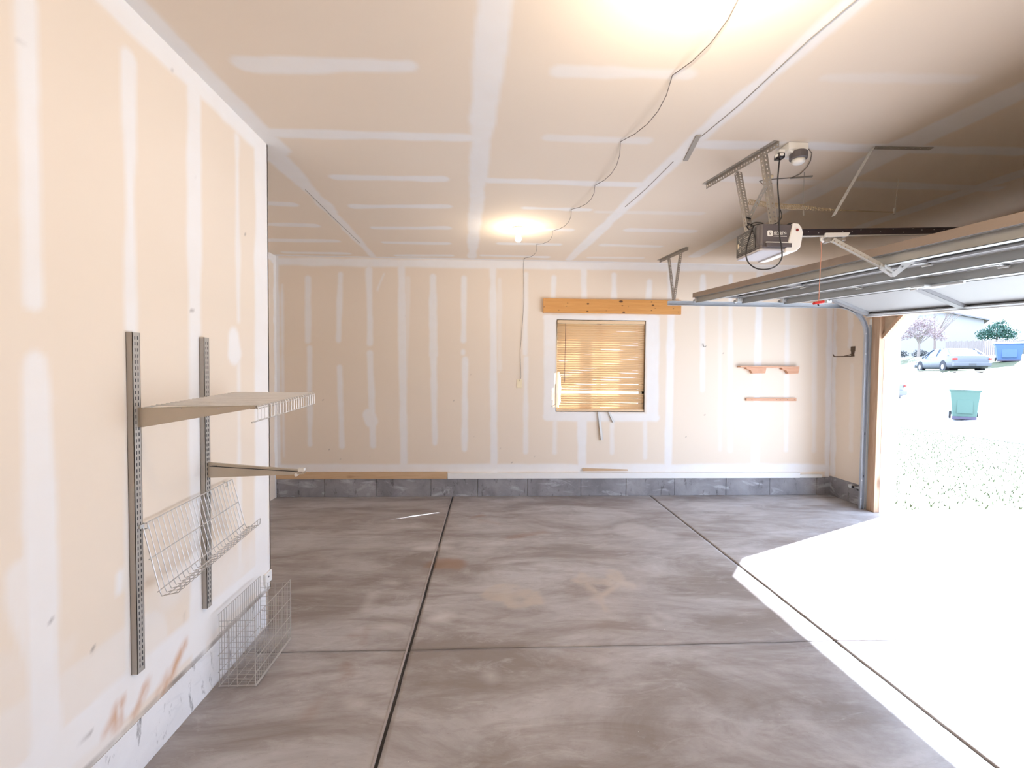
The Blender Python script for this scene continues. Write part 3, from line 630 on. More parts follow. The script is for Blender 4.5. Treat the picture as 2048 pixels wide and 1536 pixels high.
# level wire shelf
root = tag(empty('wire_shelf', (-1.2, 2.3, 1.54)), 'level wire shelf with a downturned front lip resting on the upper bracket', 'wire shelf')
def sh(x, y, z=0): # local plane rising slightly with y
    return (x + 1.2, y - 2.3, (y - 2.0) * .04 + 1.536 - 1.54 + z)
yA, yB = 1.955, 2.635; xA_, xB_ = XL + .045, -.972
c = MB(); n = 22
for i in range(n):
    y = yA + .05 + (yB - yA - .05) * i / (n - 1)
    c.tube([sh(xA_, y), sh(xB_ - .006, y), sh(xB_, y, -.003), sh(xB_ + .002, y, -.012), sh(xB_ + .002, y, -.062)], .0018, 5)
c.build('shelf_wires', M['wirelight'], root)
c = MB()
for x in (xA_ + .002, xA_ + .15, xA_ + .30, xB_ - .01): c.tube([sh(x, yA, -.004), sh(x, yB, -.004)], .003, 6)
c.tube([sh(xB_, yA, -.062), sh(xB_, yB, -.062)], .003, 6); c.tube([sh(xB_ - .002, yA + .05, -.012), sh(xB_ - .002, yB, -.012)], .0025, 6)
c.tube([sh(xA_, yB, -.003), sh(xB_, yB, -.003)], .0025, 6)
c.build('shelf_rails', M['wire'], root)
c = MB(); c.box((sh(xA_ + .03, yA)[0], -.345 + .09, .0), (sh(xB_ - .02, yA)[0], .31, .0))
# hanging wire shelf, tipped down against the wall
root = tag(empty('wire_shelf', (-1.40, 2.3, .9)), 'wire shelf hanging tipped down flat along the left wall below the empty bracket', 'wire shelf')
def hs(s, t, y):  # s: 0 top .. 1 bottom corner, t: beyond the bend
    f = (y - 1.967) / .67; zt = 1.047 + .03 * f; zb = .752 + .055 * f
    x = -1.42 + .07 * s; z = zt + (zb - zt) * s
    return (x + 1.40, y - 2.3, z - .9)
def hl(a, b, y):
    f = (y - 1.967) / .67; p = hs(1, 0, y)
    return (p[0] + a, p[1], p[2] + .012 * a / .075 + b)
c = MB(); n = 24; y0, y1 = 1.967, 2.64
for i in range(n):
    y = y0 + (y1 - y0) * i / (n - 1)
    r = .0017 if 0 < i < n - 1 else .0024
    c.tube([hs(0, 0, y), hs(.95, 0, y), hl(.004, -.004, y), hl(.015, -.002, y), hl(.070, 0, y), hl(.078, .008, y), hl(.080, .036, y)], r, 5)
c.build('shelf_wires', M['wire'], root)
c = MB()
for s in (0, .47, .93): c.tube([hs(s, 0, y0 - .012), hs(s, 0, y1)], .0027, 6)
for a, bz in ((.03, 0), (.055, 0), (.080, .036)): c.tube([hl(a, bz, y0), hl(a, bz, y1)], .0024, 6)
c.build('shelf_rails', M['wire'], root)
c = MB()
for y in (UY1 + .03, 2.58):
    c = MB(); p = hs(.03, 0, y); c.tube([(p[0] - .02, p[1], p[2] + .01), (p[0] + .006, p[1], p[2] + .008), (p[0] + .006, p[1], p[2] - .012), (p[0] - .006, p[1], p[2] - .014)], .0028, 6); c.build('wall_clip', M['galv'], root)
c = MB(); p = hs(0, 0, UY1 + .006); c.box((p[0] - .03, p[1] - .01, p[2] - .012), (p[0] + .004, p[1] + .012, p[2] + .004))
c.build('wall_clip', M['galv'], root)

# wire basket on the floor
bx0, bx1, by0, by1 = -1.412, -1.228, 2.485, 2.925
root = tag(empty('wire_basket', (bx0, by0, 0)), 'deep rectangular wire basket standing on the floor against the left wall corner', 'basket')
zt1, zt0 = .378, .400
def L_(x, y, z): return (x - bx0, y - by0, z)
hz = [.012, .075, .15, .26, zt1]
c = MB()
for z in hz[:-1] + [zt1]: c.tube([L_(bx1, by0 - .004, z), L_(bx1, by1 + .004, z)], .0024, 6)
for i in range(22):
    y = by0 + (by1 - by0) * i / 21; c.tube([L_(bx1, y, .006), L_(bx1, y, zt1)], .0013 if 0 < i < 21 else .003, 5)
c.tube([L_(bx1 + .002, by0, .006), L_(bx1 + .002, by1, .006)], .0032, 6)
c.build('front_panel', M['wire'], root)
c = MB()
for z in (.012, .09, .18, .29, zt0): c.tube([L_(bx0, by0 - .012, z), L_(bx0, by1 + .004, z)], .0024, 6)
for i in range(20):
    y = by0 + (by1 - by0) * i / 19; c.tube([L_(bx0, y, .006), L_(bx0, y, zt0)], .0015, 5)
c.build('back_panel', M['wire'], root)
for ye in (by0, by1):
    c = MB()
    for i in range(13):
        z = .012 + .029 * i; c.tube([L_(bx0, ye, z), L_(bx1, ye, z)], .0013, 5)
    for x in (bx0 + .045, bx0 + .09, bx0 + .135): c.tube([L_(x, ye, .006), L_(x, ye, .36)], .0015, 5)
    c.build('end_panel', M['wire'], root)
c = MB()
for i in range(15):
    y = by0 + (by1 - by0) * i / 14; c.tube([L_(bx0, y, .008), L_(bx1, y, .008)], .0014, 5)
for x in (bx0 + .045, bx0 + .09, bx0 + .135): c.tube([L_(x, by0, .005), L_(x, by1, .005)], .0022, 6)
c.build('base_grid', M['wire'], root)
c = MB(); c.box((XL + .001, 3.045, .285), (XL + .014, 3.135, .355)); c.box((XL + .001, 3.06, .255), (XL + .010, 3.11, .285)); c.cyl((XL + .014, 3.09, .325), (XL + .0155, 3.09, .325), .006, 8, 1)
tag(c.build('metal_plate', [M['whiteplastic'], M['dark']], bevel=.003), 'small white metal plate screwed to the bottom corner of the left wall end', 'plate')

# ================================================================== far wall
KN = [[1.311,2.585],[1.304,2.484],[1.758,2.623],[1.795,2.481],[1.78,2.568],[2.176,2.623],[2.195,2.58],[2.176,2.51],[2.227,2.539],[1.04,2.59],[.923,2.495],[.725,2.536],[2.476,2.539],[2.547,2.495],[1.025,2.546],[1.597,2.532],[1.56,2.495],[1.861,2.553]]
KR = [.012,.011,.018,.013,.008,.008,.012,.008,.007,.006,.007,.007,.006,.006,.005,.004,.004,.004]
us = np.linspace(.714, 2.583, 420); vs_ = np.linspace(2.462, 2.648, 44); U, V = np.meshgrid(us, vs_)
i_ = (np.arange(419)[None, :] + np.arange(43)[:, None] * 420).reshape(-1)
c = MB(); c.v = np.stack([U.ravel(), np.full(U.size, YF - .041), V.ravel()], -1).tolist()
c.f = [tuple(q) for q in np.stack([i_, i_ + 1, i_ + 421, i_ + 420], -1).tolist()]; c.mi = [0] * len(c.f)
c.box((.714, YF - .0405, 2.462), (2.583, YF - .001, 2.648))
pb = c.build('pine_board', M['pine'])
ka = pb.data.attributes.new('knot', 'FLOAT', 'POINT'); kv = np.zeros(len(pb.data.vertices)); uu, vv_ = U.ravel(), V.ravel()
kk = np.zeros(uu.size)
for (kx, kz), kr in zip(KN, KR):
    d_ = np.hypot((uu - kx) * .62, (vv_ - kz) * 1.1) + (fbm(uu, vv_, 60, 4, 2) - .5) * .006
    kk = np.maximum(kk, np.clip((kr - d_) / .006 + .2, 0, .95))
kv[:uu.size] = kk; ka.data.foreach_set('value', kv)
tag(pb, 'long orange knotty pine board fixed flat above the window', 'board')

# venetian blind
def slat_mat():
    m, nt, b, out = new_mat('blind_slat')
    c = coords(nt)
    col = mixc(nt, noise(nt, c, 1.5, 4), (0.56, 0.35, 0.17), (0.66, 0.43, 0.23))
    nt.links.new(col, b.inputs['Base Color']); b.inputs['Roughness'].default_value = .45
    t = nt.nodes.new('ShaderNodeBsdfTranslucent'); nt.links.new(col, t.inputs[0])
    mx = nt.nodes.new('ShaderNodeMixShader'); mx.inputs[0].default_value = .10
    nt.links.new(b.outputs[0], mx.inputs[1]); nt.links.new(t.outputs[0], mx.inputs[2]); nt.links.new(mx.outputs[0], out.inputs[0])
    return m
M['slat'] = slat_mat(); M['blindrail'] = simple('blind_rail', (0.72, 0.52, 0.32), .5)
BX0, BX1, BY = WX0 + .012, WX1 - .001, YF + .03
root = tag(empty('venetian_blind', ((BX0 + BX1) / 2, BY, WZ1)), 'tan slatted venetian blind closed over the window', 'blind')
ox, oz = (BX0 + BX1) / 2, WZ1
def B_(x, y, z): return (x - ox, y - BY, z - oz)
c = MB(); c.box(B_(WX0 + .006, BY - .026, WZ1 - .045), B_(WX1 - .006, BY + .02, WZ1 - .004)); hr = c.build('headrail', M['blindrail'], root, bevel=.002)
c = MB(); c.box(B_(WX0 + .004, BY - .02, WZ0 + .004), B_(BX1, BY + .016, WZ0 + .028)); c.build('bottom_rail', M['blindrail'], root, bevel=.002)
nsl = 37; z = WZ1 - .066; k = 0
sp = (WZ1 - .066 - (WZ0 + .04)) / (nsl - 1)
rr_ = random.Random(4)
zgap = 29
for k in range(nsl):
    z = WZ1 - .066 - sp * k
    if k == zgap: continue
    c = MB(); tilt = math.radians(64 + rr_.uniform(-4, 4) - (10 if k in (zgap - 1, zgap + 1) else 0)); wd = .036
    x0 = BX0 + rr_.uniform(-.002, .002) ; x1 = BX1
    if k >= 21: x0 += (.03, .045, .05, .05, .05, .052, .055, .055, .06, .055, .055, .055, .06, .05, .03, .0)[k - 21]
    dz = rr_.uniform(-.0025, .0025)
    vs = []; fs = []
    m_ = 5; nx = 13
    for j in range(nx):
        fx = j / (nx - 1)
        for i in range(m_):
            s = (i / (m_ - 1) - .5)
            a = s * wd; cv = .003 * (1 - 4 * s * s)
            sag = dz * fx + .002 * math.sin(fx * 9 + k)
            vs.append(B_(x0 + (x1 - x0) * fx, BY + a * math.cos(tilt) - cv * math.sin(tilt), z + a * math.sin(tilt) * -1 + sag))
    for j in range(nx - 1):
        for i in range(m_ - 1):
            q = j * m_ + i; fs.append((q, q + m_, q + m_ + 1, q + 1))
    c.add(vs, fs)
    o = c.build('slat', M['slat'], root, smooth=True)
c = MB()
for x in (BX0 + .12, (BX0 + BX1) / 2, BX1 - .12):
    for dy in (-.017, .017): c.tube([B_(x, BY + dy, WZ1 - .05), B_(x, BY + dy, WZ0 + .02)], .0008, 4)
c.build('ladder_cord', M['cleat'], root)
c = MB(); c.tube([B_(BX0 + .105, BY - .03, WZ1 - .05), B_(BX0 + .10, BY - .032, WZ1 - .84)], .003, 8)
c.build('tilt_wand', simple('wand', (0.16, 0.08, 0.05), .4), root)
c = MB(); c.tube([B_(BX1 - .10, BY - .028, WZ1 - .05), B_(BX1 - .07, BY - .03, WZ1 - .6), B_(BX1 - .085, BY - .028, WZ1 - 1.1), B_(BX1 - .075, BY - .028, WZ0 + .03)], .0011, 4)
c.build('pull_cord', M['cleat'], root)
c = MB(); c.beam((.91, YF - .004, 1.245), (.845, YF - .006, 1.205), .004, .008)
tag(c.build('metal_sliver', M['darkgalv']), 'tiny bent metal sliver poking out beside the lower left corner of the blind', 'metal strip')
for (xa, za, xb, zb, w, lb) in ((1.487, 1.136, 1.535, .755, .034, 'longer thin grey metal strip hanging down below the window'), (1.628, 1.136, 1.694, .995, .03, 'shorter slanted grey metal strip hanging below the window')):
    c = MB(); c.beam((xa, YF - .008, za), (xb, YF - .012, zb), .004, w, (1, 0, 0)); c.beam((xa - w / 2 + .002, YF - .016, za), (xb - w / 2 + .002, YF - .02, zb), .016, .003, (1, 0, 0))
    tag(c.build('metal_strip', M['galv']), lb, 'metal strip', 'loose metal strips below the window')

# wall plate with the thin cable
root = tag(empty('wall_plate', (.41, YF, 1.51)), 'small ivory wall plate where the thin cable ends on the far wall', 'wall plate')
c = MB(); c.box((-.036, -.007, -.057), (.036, 0, .057)); c.build('plate', M['ivory'], root, bevel=.004)
c = MB(); c.box((-.008, -.010, -.012), (.008, -.006, .012)); c.tube([(0, -.008, .02), (-.01, -.012, .04)], .003, 6); c.build('jack', M['ivory'], root)
H_ = H - .004
pts = [(.412, YF - .012, 1.545), (.428, YF - .01, 1.60), (.415, YF - .008, 1.96), (.44, YF - .008, 2.30), (.459, YF - .008, 2.63), (.452, YF - .008, 2.90), (.445, YF - .01, 3.10), (.45, YF - .03, H_ - .003), (.45, 6.05, H_)]
hang = [(.45, 6.05), (.536, 5.382), (.648, 4.848), (.729, 4.189), (.815, 3.635), (.817, 2.939), (.883, 2.273), (.905, 1.6), (.93, .6)]
for (a, b2) in zip(hang[:-1], hang[1:]):
    for t in (.2, .4, .6, .8):
        s = 4 * t * (1 - t)
        pts.append((a[0] + (b2[0] - a[0]) * t + .055 * s, a[1] + (b2[1] - a[1]) * t, H_ - .028 * s))
    pts.append((b2[0], b2[1], H_))
c = MB(); c.tube(pts, .0022, 5)
tag(c.build('thin_cable', M['wirecord'], smooth=True), 'thin dark cable stapled in loops across the ceiling and down the far wall', 'cable')

# shelf and cleat on the right part of the far wall
root = tag(empty('wooden_shelf', (3.82, YF, 1.77)), 'short reddish wooden shelf with two stubby brackets on the far wall', 'shelf')
c = MB(); c.box((3.40 - 3.82, -.075, -.014), (4.23 - 3.82, 0, .006)); c.build('shelf_board', M['cleat'], root, bevel=.002)
for x0, x1 in ((3.50, 3.77), (4.00, 4.235)):
    c = MB(); c.prism([(x0 - 3.82 + .05, -.014), (x1 - 3.82 + .01, -.014), (x1 - 3.82 - .005, -.090), (x0 - 3.82 + .085, -.095), (x0 - 3.82 + .06, -.05), (x0 - 3.82, -.035), (x0 - 3.82, -.014)], lambda u, v, d: (u, d, v), -.055, 0)
    c.build('bracket', M['cleat'], root, bevel=.002)
c = MB(); c.box((3.525, YF - .03, 1.300), (4.23, YF - .001, 1.338))
for x in (3.60, 3.95, 4.0, 4.10, 4.2): c.cyl((x, YF - .0305, 1.318), (x, YF - .029, 1.318), .005, 8, 1)
tag(c.build('wooden_cleat', [M['cleat'], M['dark']], bevel=.002), 'narrow reddish wooden strip screwed to the wall below the small shelf', 'wood strip')
c = MB(); c.prism([(1.28, .372), (1.895, .352), (1.90, .338), (1.28, .334)], lambda u, v, d: (u, d, v), YF - .02, YF)
tag(c.build('wood_scrap', M['board']), 'thin sliver of bare wood left above the white board below the window', 'wood strip')
c = MB(); c.tube([(2.905, YF, 2.075), (2.905, YF - .02, 2.075), (2.905, YF - .022, 2.05), (2.918, YF - .022, 2.032), (2.935, YF - .024, 2.032), (2.945, YF - .026, 2.045)], .003, 6)
tag(c.build('screw_hook', M['hook'], smooth=True), 'tiny metal screw hook in the far wall right of the window', 'hook')

# hook on the door wall
root = tag(empty('wall_hook', (XR, 5.86, 2.0)), 'dark bronze swing-arm hook on the narrow wall beside the door', 'hook')
c = MB(); c.box((-.006, -.035, -.02), (0, .035, .04)); c.prism([(-.03, -.02), (.03, -.02), (.022, -.06), (.028, -.09), (-.028, -.09), (-.022, -.06)], lambda u, v, d: (d, u, v), -.006, 0); c.build('back_plate', M['hook'], root)
c = MB(); c.tube([(-.004, .0, -.085), (-.05, .02, -.088), (-.10, .16, -.088), (-.11, .19, -.085), (-.112, .205, -.06)], .007, 8); c.tube([(-.008, -.01, -.045), (-.03, .02, -.07), (-.06, .07, -.083)], .005, 6); c.build('arm', M['hook'], root, smooth=True)

# photo eye low on the door wall
root = tag(empty('safety_sensor', (XR - .015, 5.70, .235)), 'small silver door safety sensor low beside the door track', 'sensor')
c = MB(); c.box((-.05, -.14, -.012), (-.046, .03, .012)); c.box((-.05, .026, -.012), (0, .03, .012)); c.build('bracket', M['galv'], root)
c = MB(); c.box((-.085, .0, -.02), (-.045, .05, .022)); c.lathe([(.014, -.012), (.016, 0)], (-.065, 0, 0), 'y', 12, 1); c.build('sensor_eye', [M['galv'], M['black']], root, bevel=.004)
c = MB(); c.box((-.05, -.10, -.035), (-.02, -.05, -.01)); c.build('clip', M['black'], root)

# ================================================================== ceiling things
def lampholder(loc, label, power, grp):
    root = tag(empty('ceiling_lamp', loc), label, 'lamp', grp)
    c = MB(); c.lathe([(.058, 0), (.060, -.008), (.05, -.018), (.026, -.03), (.024, -.05)], (0, 0, 0), 'z', 24); c.build('lamp_base', M['whiteplastic'], root, smooth=True)
    c = MB(); prof = [(.014, -.045), (.016, -.062), (.024, -.080), (.030, -.098), (.032, -.112), (.029, -.128), (.020, -.140), (.006, -.145)]
    c.lathe(prof, (0, 0, 0), 'z', 24); c.build('bulb', M['bulb'], root, smooth=True)
    l = bpy.data.lights.new('bulb_glow', 'POINT'); l.energy = power; l.color = (1, .85, .66); l.shadow_soft_size = .035
    lo = bpy.data.objects.new('bulb_glow', l); COL.objects.link(lo); lo.parent = root; lo.location = (0, 0, -.20)
    return root
lampholder((.289, 4.773, H), 'bare lit bulb in a white lampholder on the ceiling left of the cable', 4, None)
lampholder((.80, 1.52, H), 'bare lit bulb just above the top of the view on the ceiling', 16, None)

# rear track hanger
root = tag(empty('track_hanger', (2.25, 5.65, H)), 'punched steel V hanger from the ceiling holding the end of the horizontal track', 'hanger')
def tl(p): return (p[0] - 2.25, p[1] - 5.65, p[2] - H)
c = MB(); c.perf_angle(tl((2.215, 6.02, H - .002)), tl((2.31, 5.36, H - .002)), (0, 0, -1), (-1, 0, 0), .034, .024, .004); c.build('ceiling_angle', M['darkgalv'], root)
for a in ((2.245, 5.80, H - .03), (2.28, 5.52, H - .03)):
    c = MB(); c.perf_angle(tl(a), tl((2.205, 5.515, 2.545)), (1, 0, 0), (0, 1, 0), .026, .022, .0065); c.build('hanger_leg', M['darkgalv'], root)

# loose bent strap on the ceiling
root = tag(empty('bent_strap', (2.45, 2.91, H)), 'bent punched steel strap hanging loose from the ceiling behind the opener', 'strap')
c = MB(); c.perf((0, 0, 0), (-.235, 0.02, -.435), (0, 1, 0), .034, .048, .006); c.build('hanging_leg', M['galv'], root)
c = MB(); c.perf((0, 0, -.004), (.38, -.012, -.004), (0, 1, 0), .034, .048, .006); c.build('ceiling_leg', M['darkgalv'], root)
for (x, y, L, ang, lb) in ((1.255, 3.02, .20, 0, 'thin grey scar slot along the middle ceiling seam'),):
    pass
root = tag(empty('ceiling_bracket', (1.29, 3.0, H)), 'thin dull steel strip screwed flat along a ceiling seam', 'metal strip')
c = MB(); c.beam((-.02, -.17, -.004), (.045, .17, -.004), .03, .006); c.build('strip', M['darkgalv'], root)
root = tag(empty('cable_clip', (2.30, 3.37, H)), 'short dark metal strip on the ceiling beside the bent strap', 'metal strip')
c = MB(); c.beam((-.07, .03, -.004), (.07, -.01, -.004), .02, .006); c.build('strip', M['darkgalv'], root)

# old extension spring with its cords
root = tag(empty('extension_spring', (2.0, 3.3, 2.9)), 'old stretched coil spring hung on two thin wires under the ceiling', 'spring')
def E_(p): return (p[0] - 2.0, p[1] - 3.3, p[2] - 2.9)
A, B = Vector((1.835, 3.255, 2.905)), Vector((2.27, 3.30, 2.895)); B2 = Vector((2.61, 3.345, 2.895)); B3 = Vector((3.02, 3.37, 2.900))
c = MB()
turns = 34; pts = []
d = (B - A).normalized(); a1 = d.orthogonal().normalized(); a2 = d.cross(a1)
for i in range(turns * 8):
    t = i / (turns * 8); sag = -.01 * math.sin(t * math.pi)
    an = 2 * math.pi * i / 8; r = .0175
    p = A.lerp(B, t) + (a1 * math.cos(an) + a2 * math.sin(an)) * r + Vector((0, 0, sag)); pts.append(E_(p))
c.tube(pts, .0028, 4); c.build('coil', M['spring'], root)
c = MB(); pts = []
for i in range(60):
    t = i / 59; an = i * 1.7; r = .010 * (1 - t) + .003
    p = B.lerp(B2, t); pts.append(E_((p.x, p.y + r * math.cos(an), p.z + r * math.sin(an) - .006 * math.sin(t * 3.14))))
c.tube(pts, .0055, 5); c.tube([E_(B2), E_(B3)], .004, 6); c.build('cord', M['spring'], root)
c = MB()
c.tube([E_((2.265, 3.30, H)), E_((2.268, 3.30, 2.84))], .0016, 5); c.tube([E_((2.268, 3.30, 2.875)), E_((2.27, 3.30, 2.835))], .005, 6)
c.build('hanging_wire', M['darkgalv'], root); c = MB()
c.tube([E_((3.04, 3.37, H)), E_((3.02, 3.37, 2.90))], .0016, 5)
c.tube([E_((3.02, 3.37, 2.93)), E_((3.016, 3.37, 2.885))], .009, 6)
c.build('hanging_wire', M['darkgalv'], root)

# ceiling outlet box with the opener's plug and a lampholder adapter
root = tag(empty('ceiling_outlet', (1.93, 2.93, H)), 'ceiling outlet box with a dark and white lampholder adapter beside the opener', 'outlet')
c = MB(); c.box((-.06, -.055, -.045), (.07, .055, 0)); c.prism([(-.06, -.045), (.07, -.045), (.055, -.065), (-.03, -.065)], lambda u, v, d: (u, d, v), -.05, .05); c.build('box', M['whiteplastic'], root, bevel=.006)
c = MB(); c.lathe([(.046, -.050), (.052, -.056), (.052, -.095), (.042, -.100)], (.02, -.03, 0), 'z', 20); c.build('socket_ring', M['greyplastic'], root, smooth=False)
c = MB(); c.lathe([(.040, -.100), (.036, -.118), (.026, -.126)], (.02, -.03, 0), 'z', 20); c.build('socket_base', M['whiteplastic'], root, smooth=True)
c = MB(); c.lathe([(.03, -.06), (.028, -.075), (.006, -.078)], (-.085, .0, 0), 'z', 14); c.box((-.10, -.02, -.072), (-.06, .02, -.03)); c.build('side_socket', M['whiteplastic'], root, bevel=.003)
# wire that loops from the box to the hanger
pts = [(2.01, 2.93, H - .02), (2.045, 2.94, H - .012), (2.10, 2.99, H - .012), (2.17, 3.10, H - .012), (2.215, 3.20, H - .01), (2.25, 3.32, H - .006), (2.235, 3.39, H - .005), (2.17, 3.41, H - .005), (2.05, 3.42, H - .012), (1.97, 3.36, H - .05), (1.86, 3.10, H - .19), (1.83, 2.98, H - .22)]
c = MB(); c.tube(pts, .003, 5); tag(c.build('loop_cable', M['wirecord'], smooth=True), 'thin dark loop of cable on the ceiling around the outlet box', 'cable')
c = MB(); c.box((2.03, 3.36, H - .02), (2.075, 3.42, H - .003)); tag(c.build('cable_tape', M['ivory']), 'small pale tab taping the cable loop to the ceiling', 'tape')

ceil_o = bpy.data.objects['ceiling']
for pts_ in ([(1.425, 1.70), (1.38, 2.0), (1.345, 2.5), (1.295, 2.85)], [(1.26, 3.2), (1.235, 3.7), (1.19, 4.1)], [(-1.50, 3.9), (-1.505, 4.7), (-1.50, 5.5)]):
    c = MB(); c.tube([(x, y, H - .001) for x, y in pts_], .0028, 4); c.build('tape_edge', M['darkgalv'], ceil_o)

# ================================================================== garage door opener
OX0, OX1, OY0, OY1, OZ0, OZ1 = 1.665, 1.925, 2.815, 3.105, 2.452, 2.612
OC = (1.79, 2.96, 2.53)
root = tag(empty('garage_door_opener', OC), 'grey and white garage door opener unit hanging from punched steel brackets', 'opener')
def O_(x, y, z): return (x - OC[0], y - OC[1], z - OC[2])
c = MB()
# main housing: hexagonal-ish plan, sloping lower edge
pl = [(OX0, OY0 + .012), (OX0 + .012, OY0), (OX1 - .05, OY0 + .004), (OX1 - .05, OY1 - .004), (OX0 + .012, OY1), (OX0, OY1 - .012)]
c.prism(pl, lambda u, v, d: O_(u - (0.0 if d > 0 else 0), v, d), OZ0 + .028, OZ1)
c.prism(pl, lambda u, v, d: O_(u, v, d), OZ0 + .012, OZ0 + .030)
c.build('housing', M['greyplastic'], root, bevel=.004)
c = MB(); c.prism([(OX0 + .002, OY0 + .014), (OX0 + .016, OY0 + .004), (OX1 - .03, OY0 + .004), (OX1 - .03, OY1 - .004), (OX0 + .016, OY1 - .004), (OX0 + .002, OY1 - .014)], lambda u, v, d: O_(u, v, d), OZ0 - .004, OZ0 + .012)
c.build('light_lens', M['lens'], root, bevel=.004)
c = MB()
pr = [(OX1 - .055, OZ1 + .008), (OX1 - .02, OZ1 + .006), (OX1, OZ1 - .02), (OX1 + .010, OZ1 - .05), (OX1 - .004, OZ0 + .022), (OX1 - .03, OZ0 - .004), (OX1 - .10, OZ0 - .014), (OX1 - .10, OZ0 + .010), (OX1 - .085, OZ0 + .04)]
c.prism(pr, lambda u, v, d: O_(u, d, v), OY0 - .004, OY1 + .004)
c.build('end_cover', M['whiteplastic'], root, bevel=.005)
c = MB(); c.box(O_(OX0 + .035, OY0 - .006, OZ0 + .044), O_(OX1 - .085, OY0 + .002, OZ0 + .050), 0); c.box(O_(OX0 + .035, OY0 - .010, OZ0 + .018), O_(OX1 - .065, OY0 + .002, OZ0 + .042), 1)
c.build('side_ledge', [M['whiteplastic'], M['greyplastic']], root, bevel=.001)
c = MB(); c.cyl(O_(OX1 - .03, OY0 - .008, OZ1 - .035), O_(OX1 - .03, OY0, OZ1 - .035), .0085, 14); c.build('learn_button', simple('maroon_button', (.22, .02, .02), .4), root)
c = MB(); c.box(O_(OX0 - .004, OY0 + .05, OZ0 + .022), O_(OX0, OY1 - .02, OZ1 - .006)); c.build('rear_panel', M['black'], root, bevel=.002)
c = MB(); rl = random.Random(5)
for r in range(9):
    z = OZ1 - .022 - r * .0125; y = OY0 + .07
    while y < OY1 - .05:
        w = rl.uniform(.004, .022)
        if rl.random() < .72: c.box(O_(OX0 - .0048, y, z), O_(OX0 - .004, min(y + w, OY1 - .035), z + rl.choice((.002, .003, .006))))
        y += w + .005
c.build('label_print', M['label'], root)
c = MB(); c.box(O_(OX0 - .0052, OY1 - .052, OZ0 + .07), O_(OX0 - .004, OY1 - .036, OZ0 + .098)); c.build('warning_patch', M['ivory'], root)
c = MB(); c.box(O_(1.73, 2.86, OZ1), O_(1.88, 3.06, OZ1 + .006)); c.box(O_(1.80, 2.98, OZ1), O_(1.93, 2.985, OZ1 + .045)); c.build('top_plate', M['bracket'], root)
c = MB(); c.box(O_(OX1 - .065, OY0 + .02, OZ1 + .004), O_(OX1 - .045, OY0 + .05, OZ1 + .014)); c.build('rail_stop', M['black'], root)
# emblem and lettering on the side
c = MB(); e0, e1, z0, z1 = OX0 + .044, OX0 + .078, OZ0 + .084, OZ0 + .120
oc = []
for cx, cz, a0 in ((e1 - .007, z1 - .007, 0), (e0 + .007, z1 - .007, 90), (e0 + .007, z0 + .007, 180), (e1 - .007, z0 + .007, 270)):
    for a in (0, 30, 60, 90): t = math.radians(a0 + a); oc.append((cx + .007 * math.cos(t), cz + .007 * math.sin(t)))
c.prism(oc, lambda u, v, d: O_(u, d, v), OY0 - .0006, OY0 + .001, 0)
ex, ez = (e0 + e1) / 2, (z0 + z1) / 2 + .003
ring = [(ex + .0065 * math.cos(t), ez + .0065 * math.sin(t)) for t in [math.radians(k * 30) for k in range(12)]]
c.prism(ring, lambda u, v, d: O_(u, d, v), OY0 - .0012, OY0 - .0005, 1)
ring = [(ex + .0028 * math.cos(t), ez + .0028 * math.sin(t)) for t in [math.radians(k * 45) for k in range(8)]]
c.prism(ring, lambda u, v, d: O_(u, d, v), OY0 - .0016, OY0 - .0011, 0)
c.prism([(ex - .002, ez - .004), (ex + .002, ez - .004), (ex + .001, ez - .014), (ex - .004, ez - .014)], lambda u, v, d: O_(u, d, v), OY0 - .0012, OY0 - .0005, 1)
c.build('emblem', [M['whiteplastic'], M['greyplastic']], root)
def lettering(txt, loc, size, rot, mat, parent, name='lettering', shear=0.0, extrude=.0006, sx=1):
    cu = bpy.data.curves.new(name, 'FONT'); cu.body = txt; cu.size = size; cu.extrude = extrude; cu.shear = shear; cu.offset = size * .012
    o = bpy.data.objects.new(name, cu); COL.objects.link(o)
    dg = bpy.context.evaluated_depsgraph_get()
    me = bpy.data.meshes.new_from_object(o.evaluated_get(dg)); COL.objects.unlink(o); bpy.data.objects.remove(o)
    me.materials.clear(); me.materials.append(mat)
    n = bpy.data.objects.new(name, me); COL.objects.link(n); n.parent = parent; n.location = loc; n.rotation_euler = rot; n.scale = (sx, 1, 1)
    return n
lettering('SECURITY+', O_(OX0 + .082, OY0 - .0008, OZ0 + .094), .0270, (math.pi / 2, 0, 0), M['whiteplastic'], root, shear=.35, sx=.60)
c = MB(); x = OX0 + .084
while x < OX0 + .165:
    w = rl.uniform(.002, .005); c.box(O_(x, OY0 - .0008, OZ0 + .083), O_(x + w, OY0 + .0005, OZ0 + .083 + rl.uniform(.003, .0045))); x += w + .0012
c.build('small_print', M['whiteplastic'], root)
# hanging brackets
c = MB(); c.perf_angle(O_(1.667, 3.562, H - .002), O_(1.803, 2.870, H - .002), (0, 0, -1), (-1, 0, 0), .036, .026, .0075); c.build('ceiling_angle', M['darkgalv'], root)
c = MB(); c.perf_angle(O_(1.757, 3.28, H - .02), O_(1.700, 3.01, OZ1 + .0), (1, .1, 0), (0, 1, 0), .036, .026, .008); c.build('hanger_leg', M['darkgalv'], root)
c = MB(); c.perf_angle(O_(1.775, 3.0, H - .02), O_(1.830, 2.95, OZ1 + .02), (1, .1, 0), (0, 1, 0), .036, .030, .0065); c.build('hanger_leg', M['darkgalv'], root)
c = MB(); c.perf(O_(1.700, 3.02, 2.70), O_(1.775, 2.95, 2.90), (1, .3, 0), .032, .024, .007); c.perf(O_(1.702, 3.035, 2.70), O_(1.777, 2.965, 2.90), (.3, 1, 0), .02, .024, .005); c.build('brace', M['darkgalv'], root)
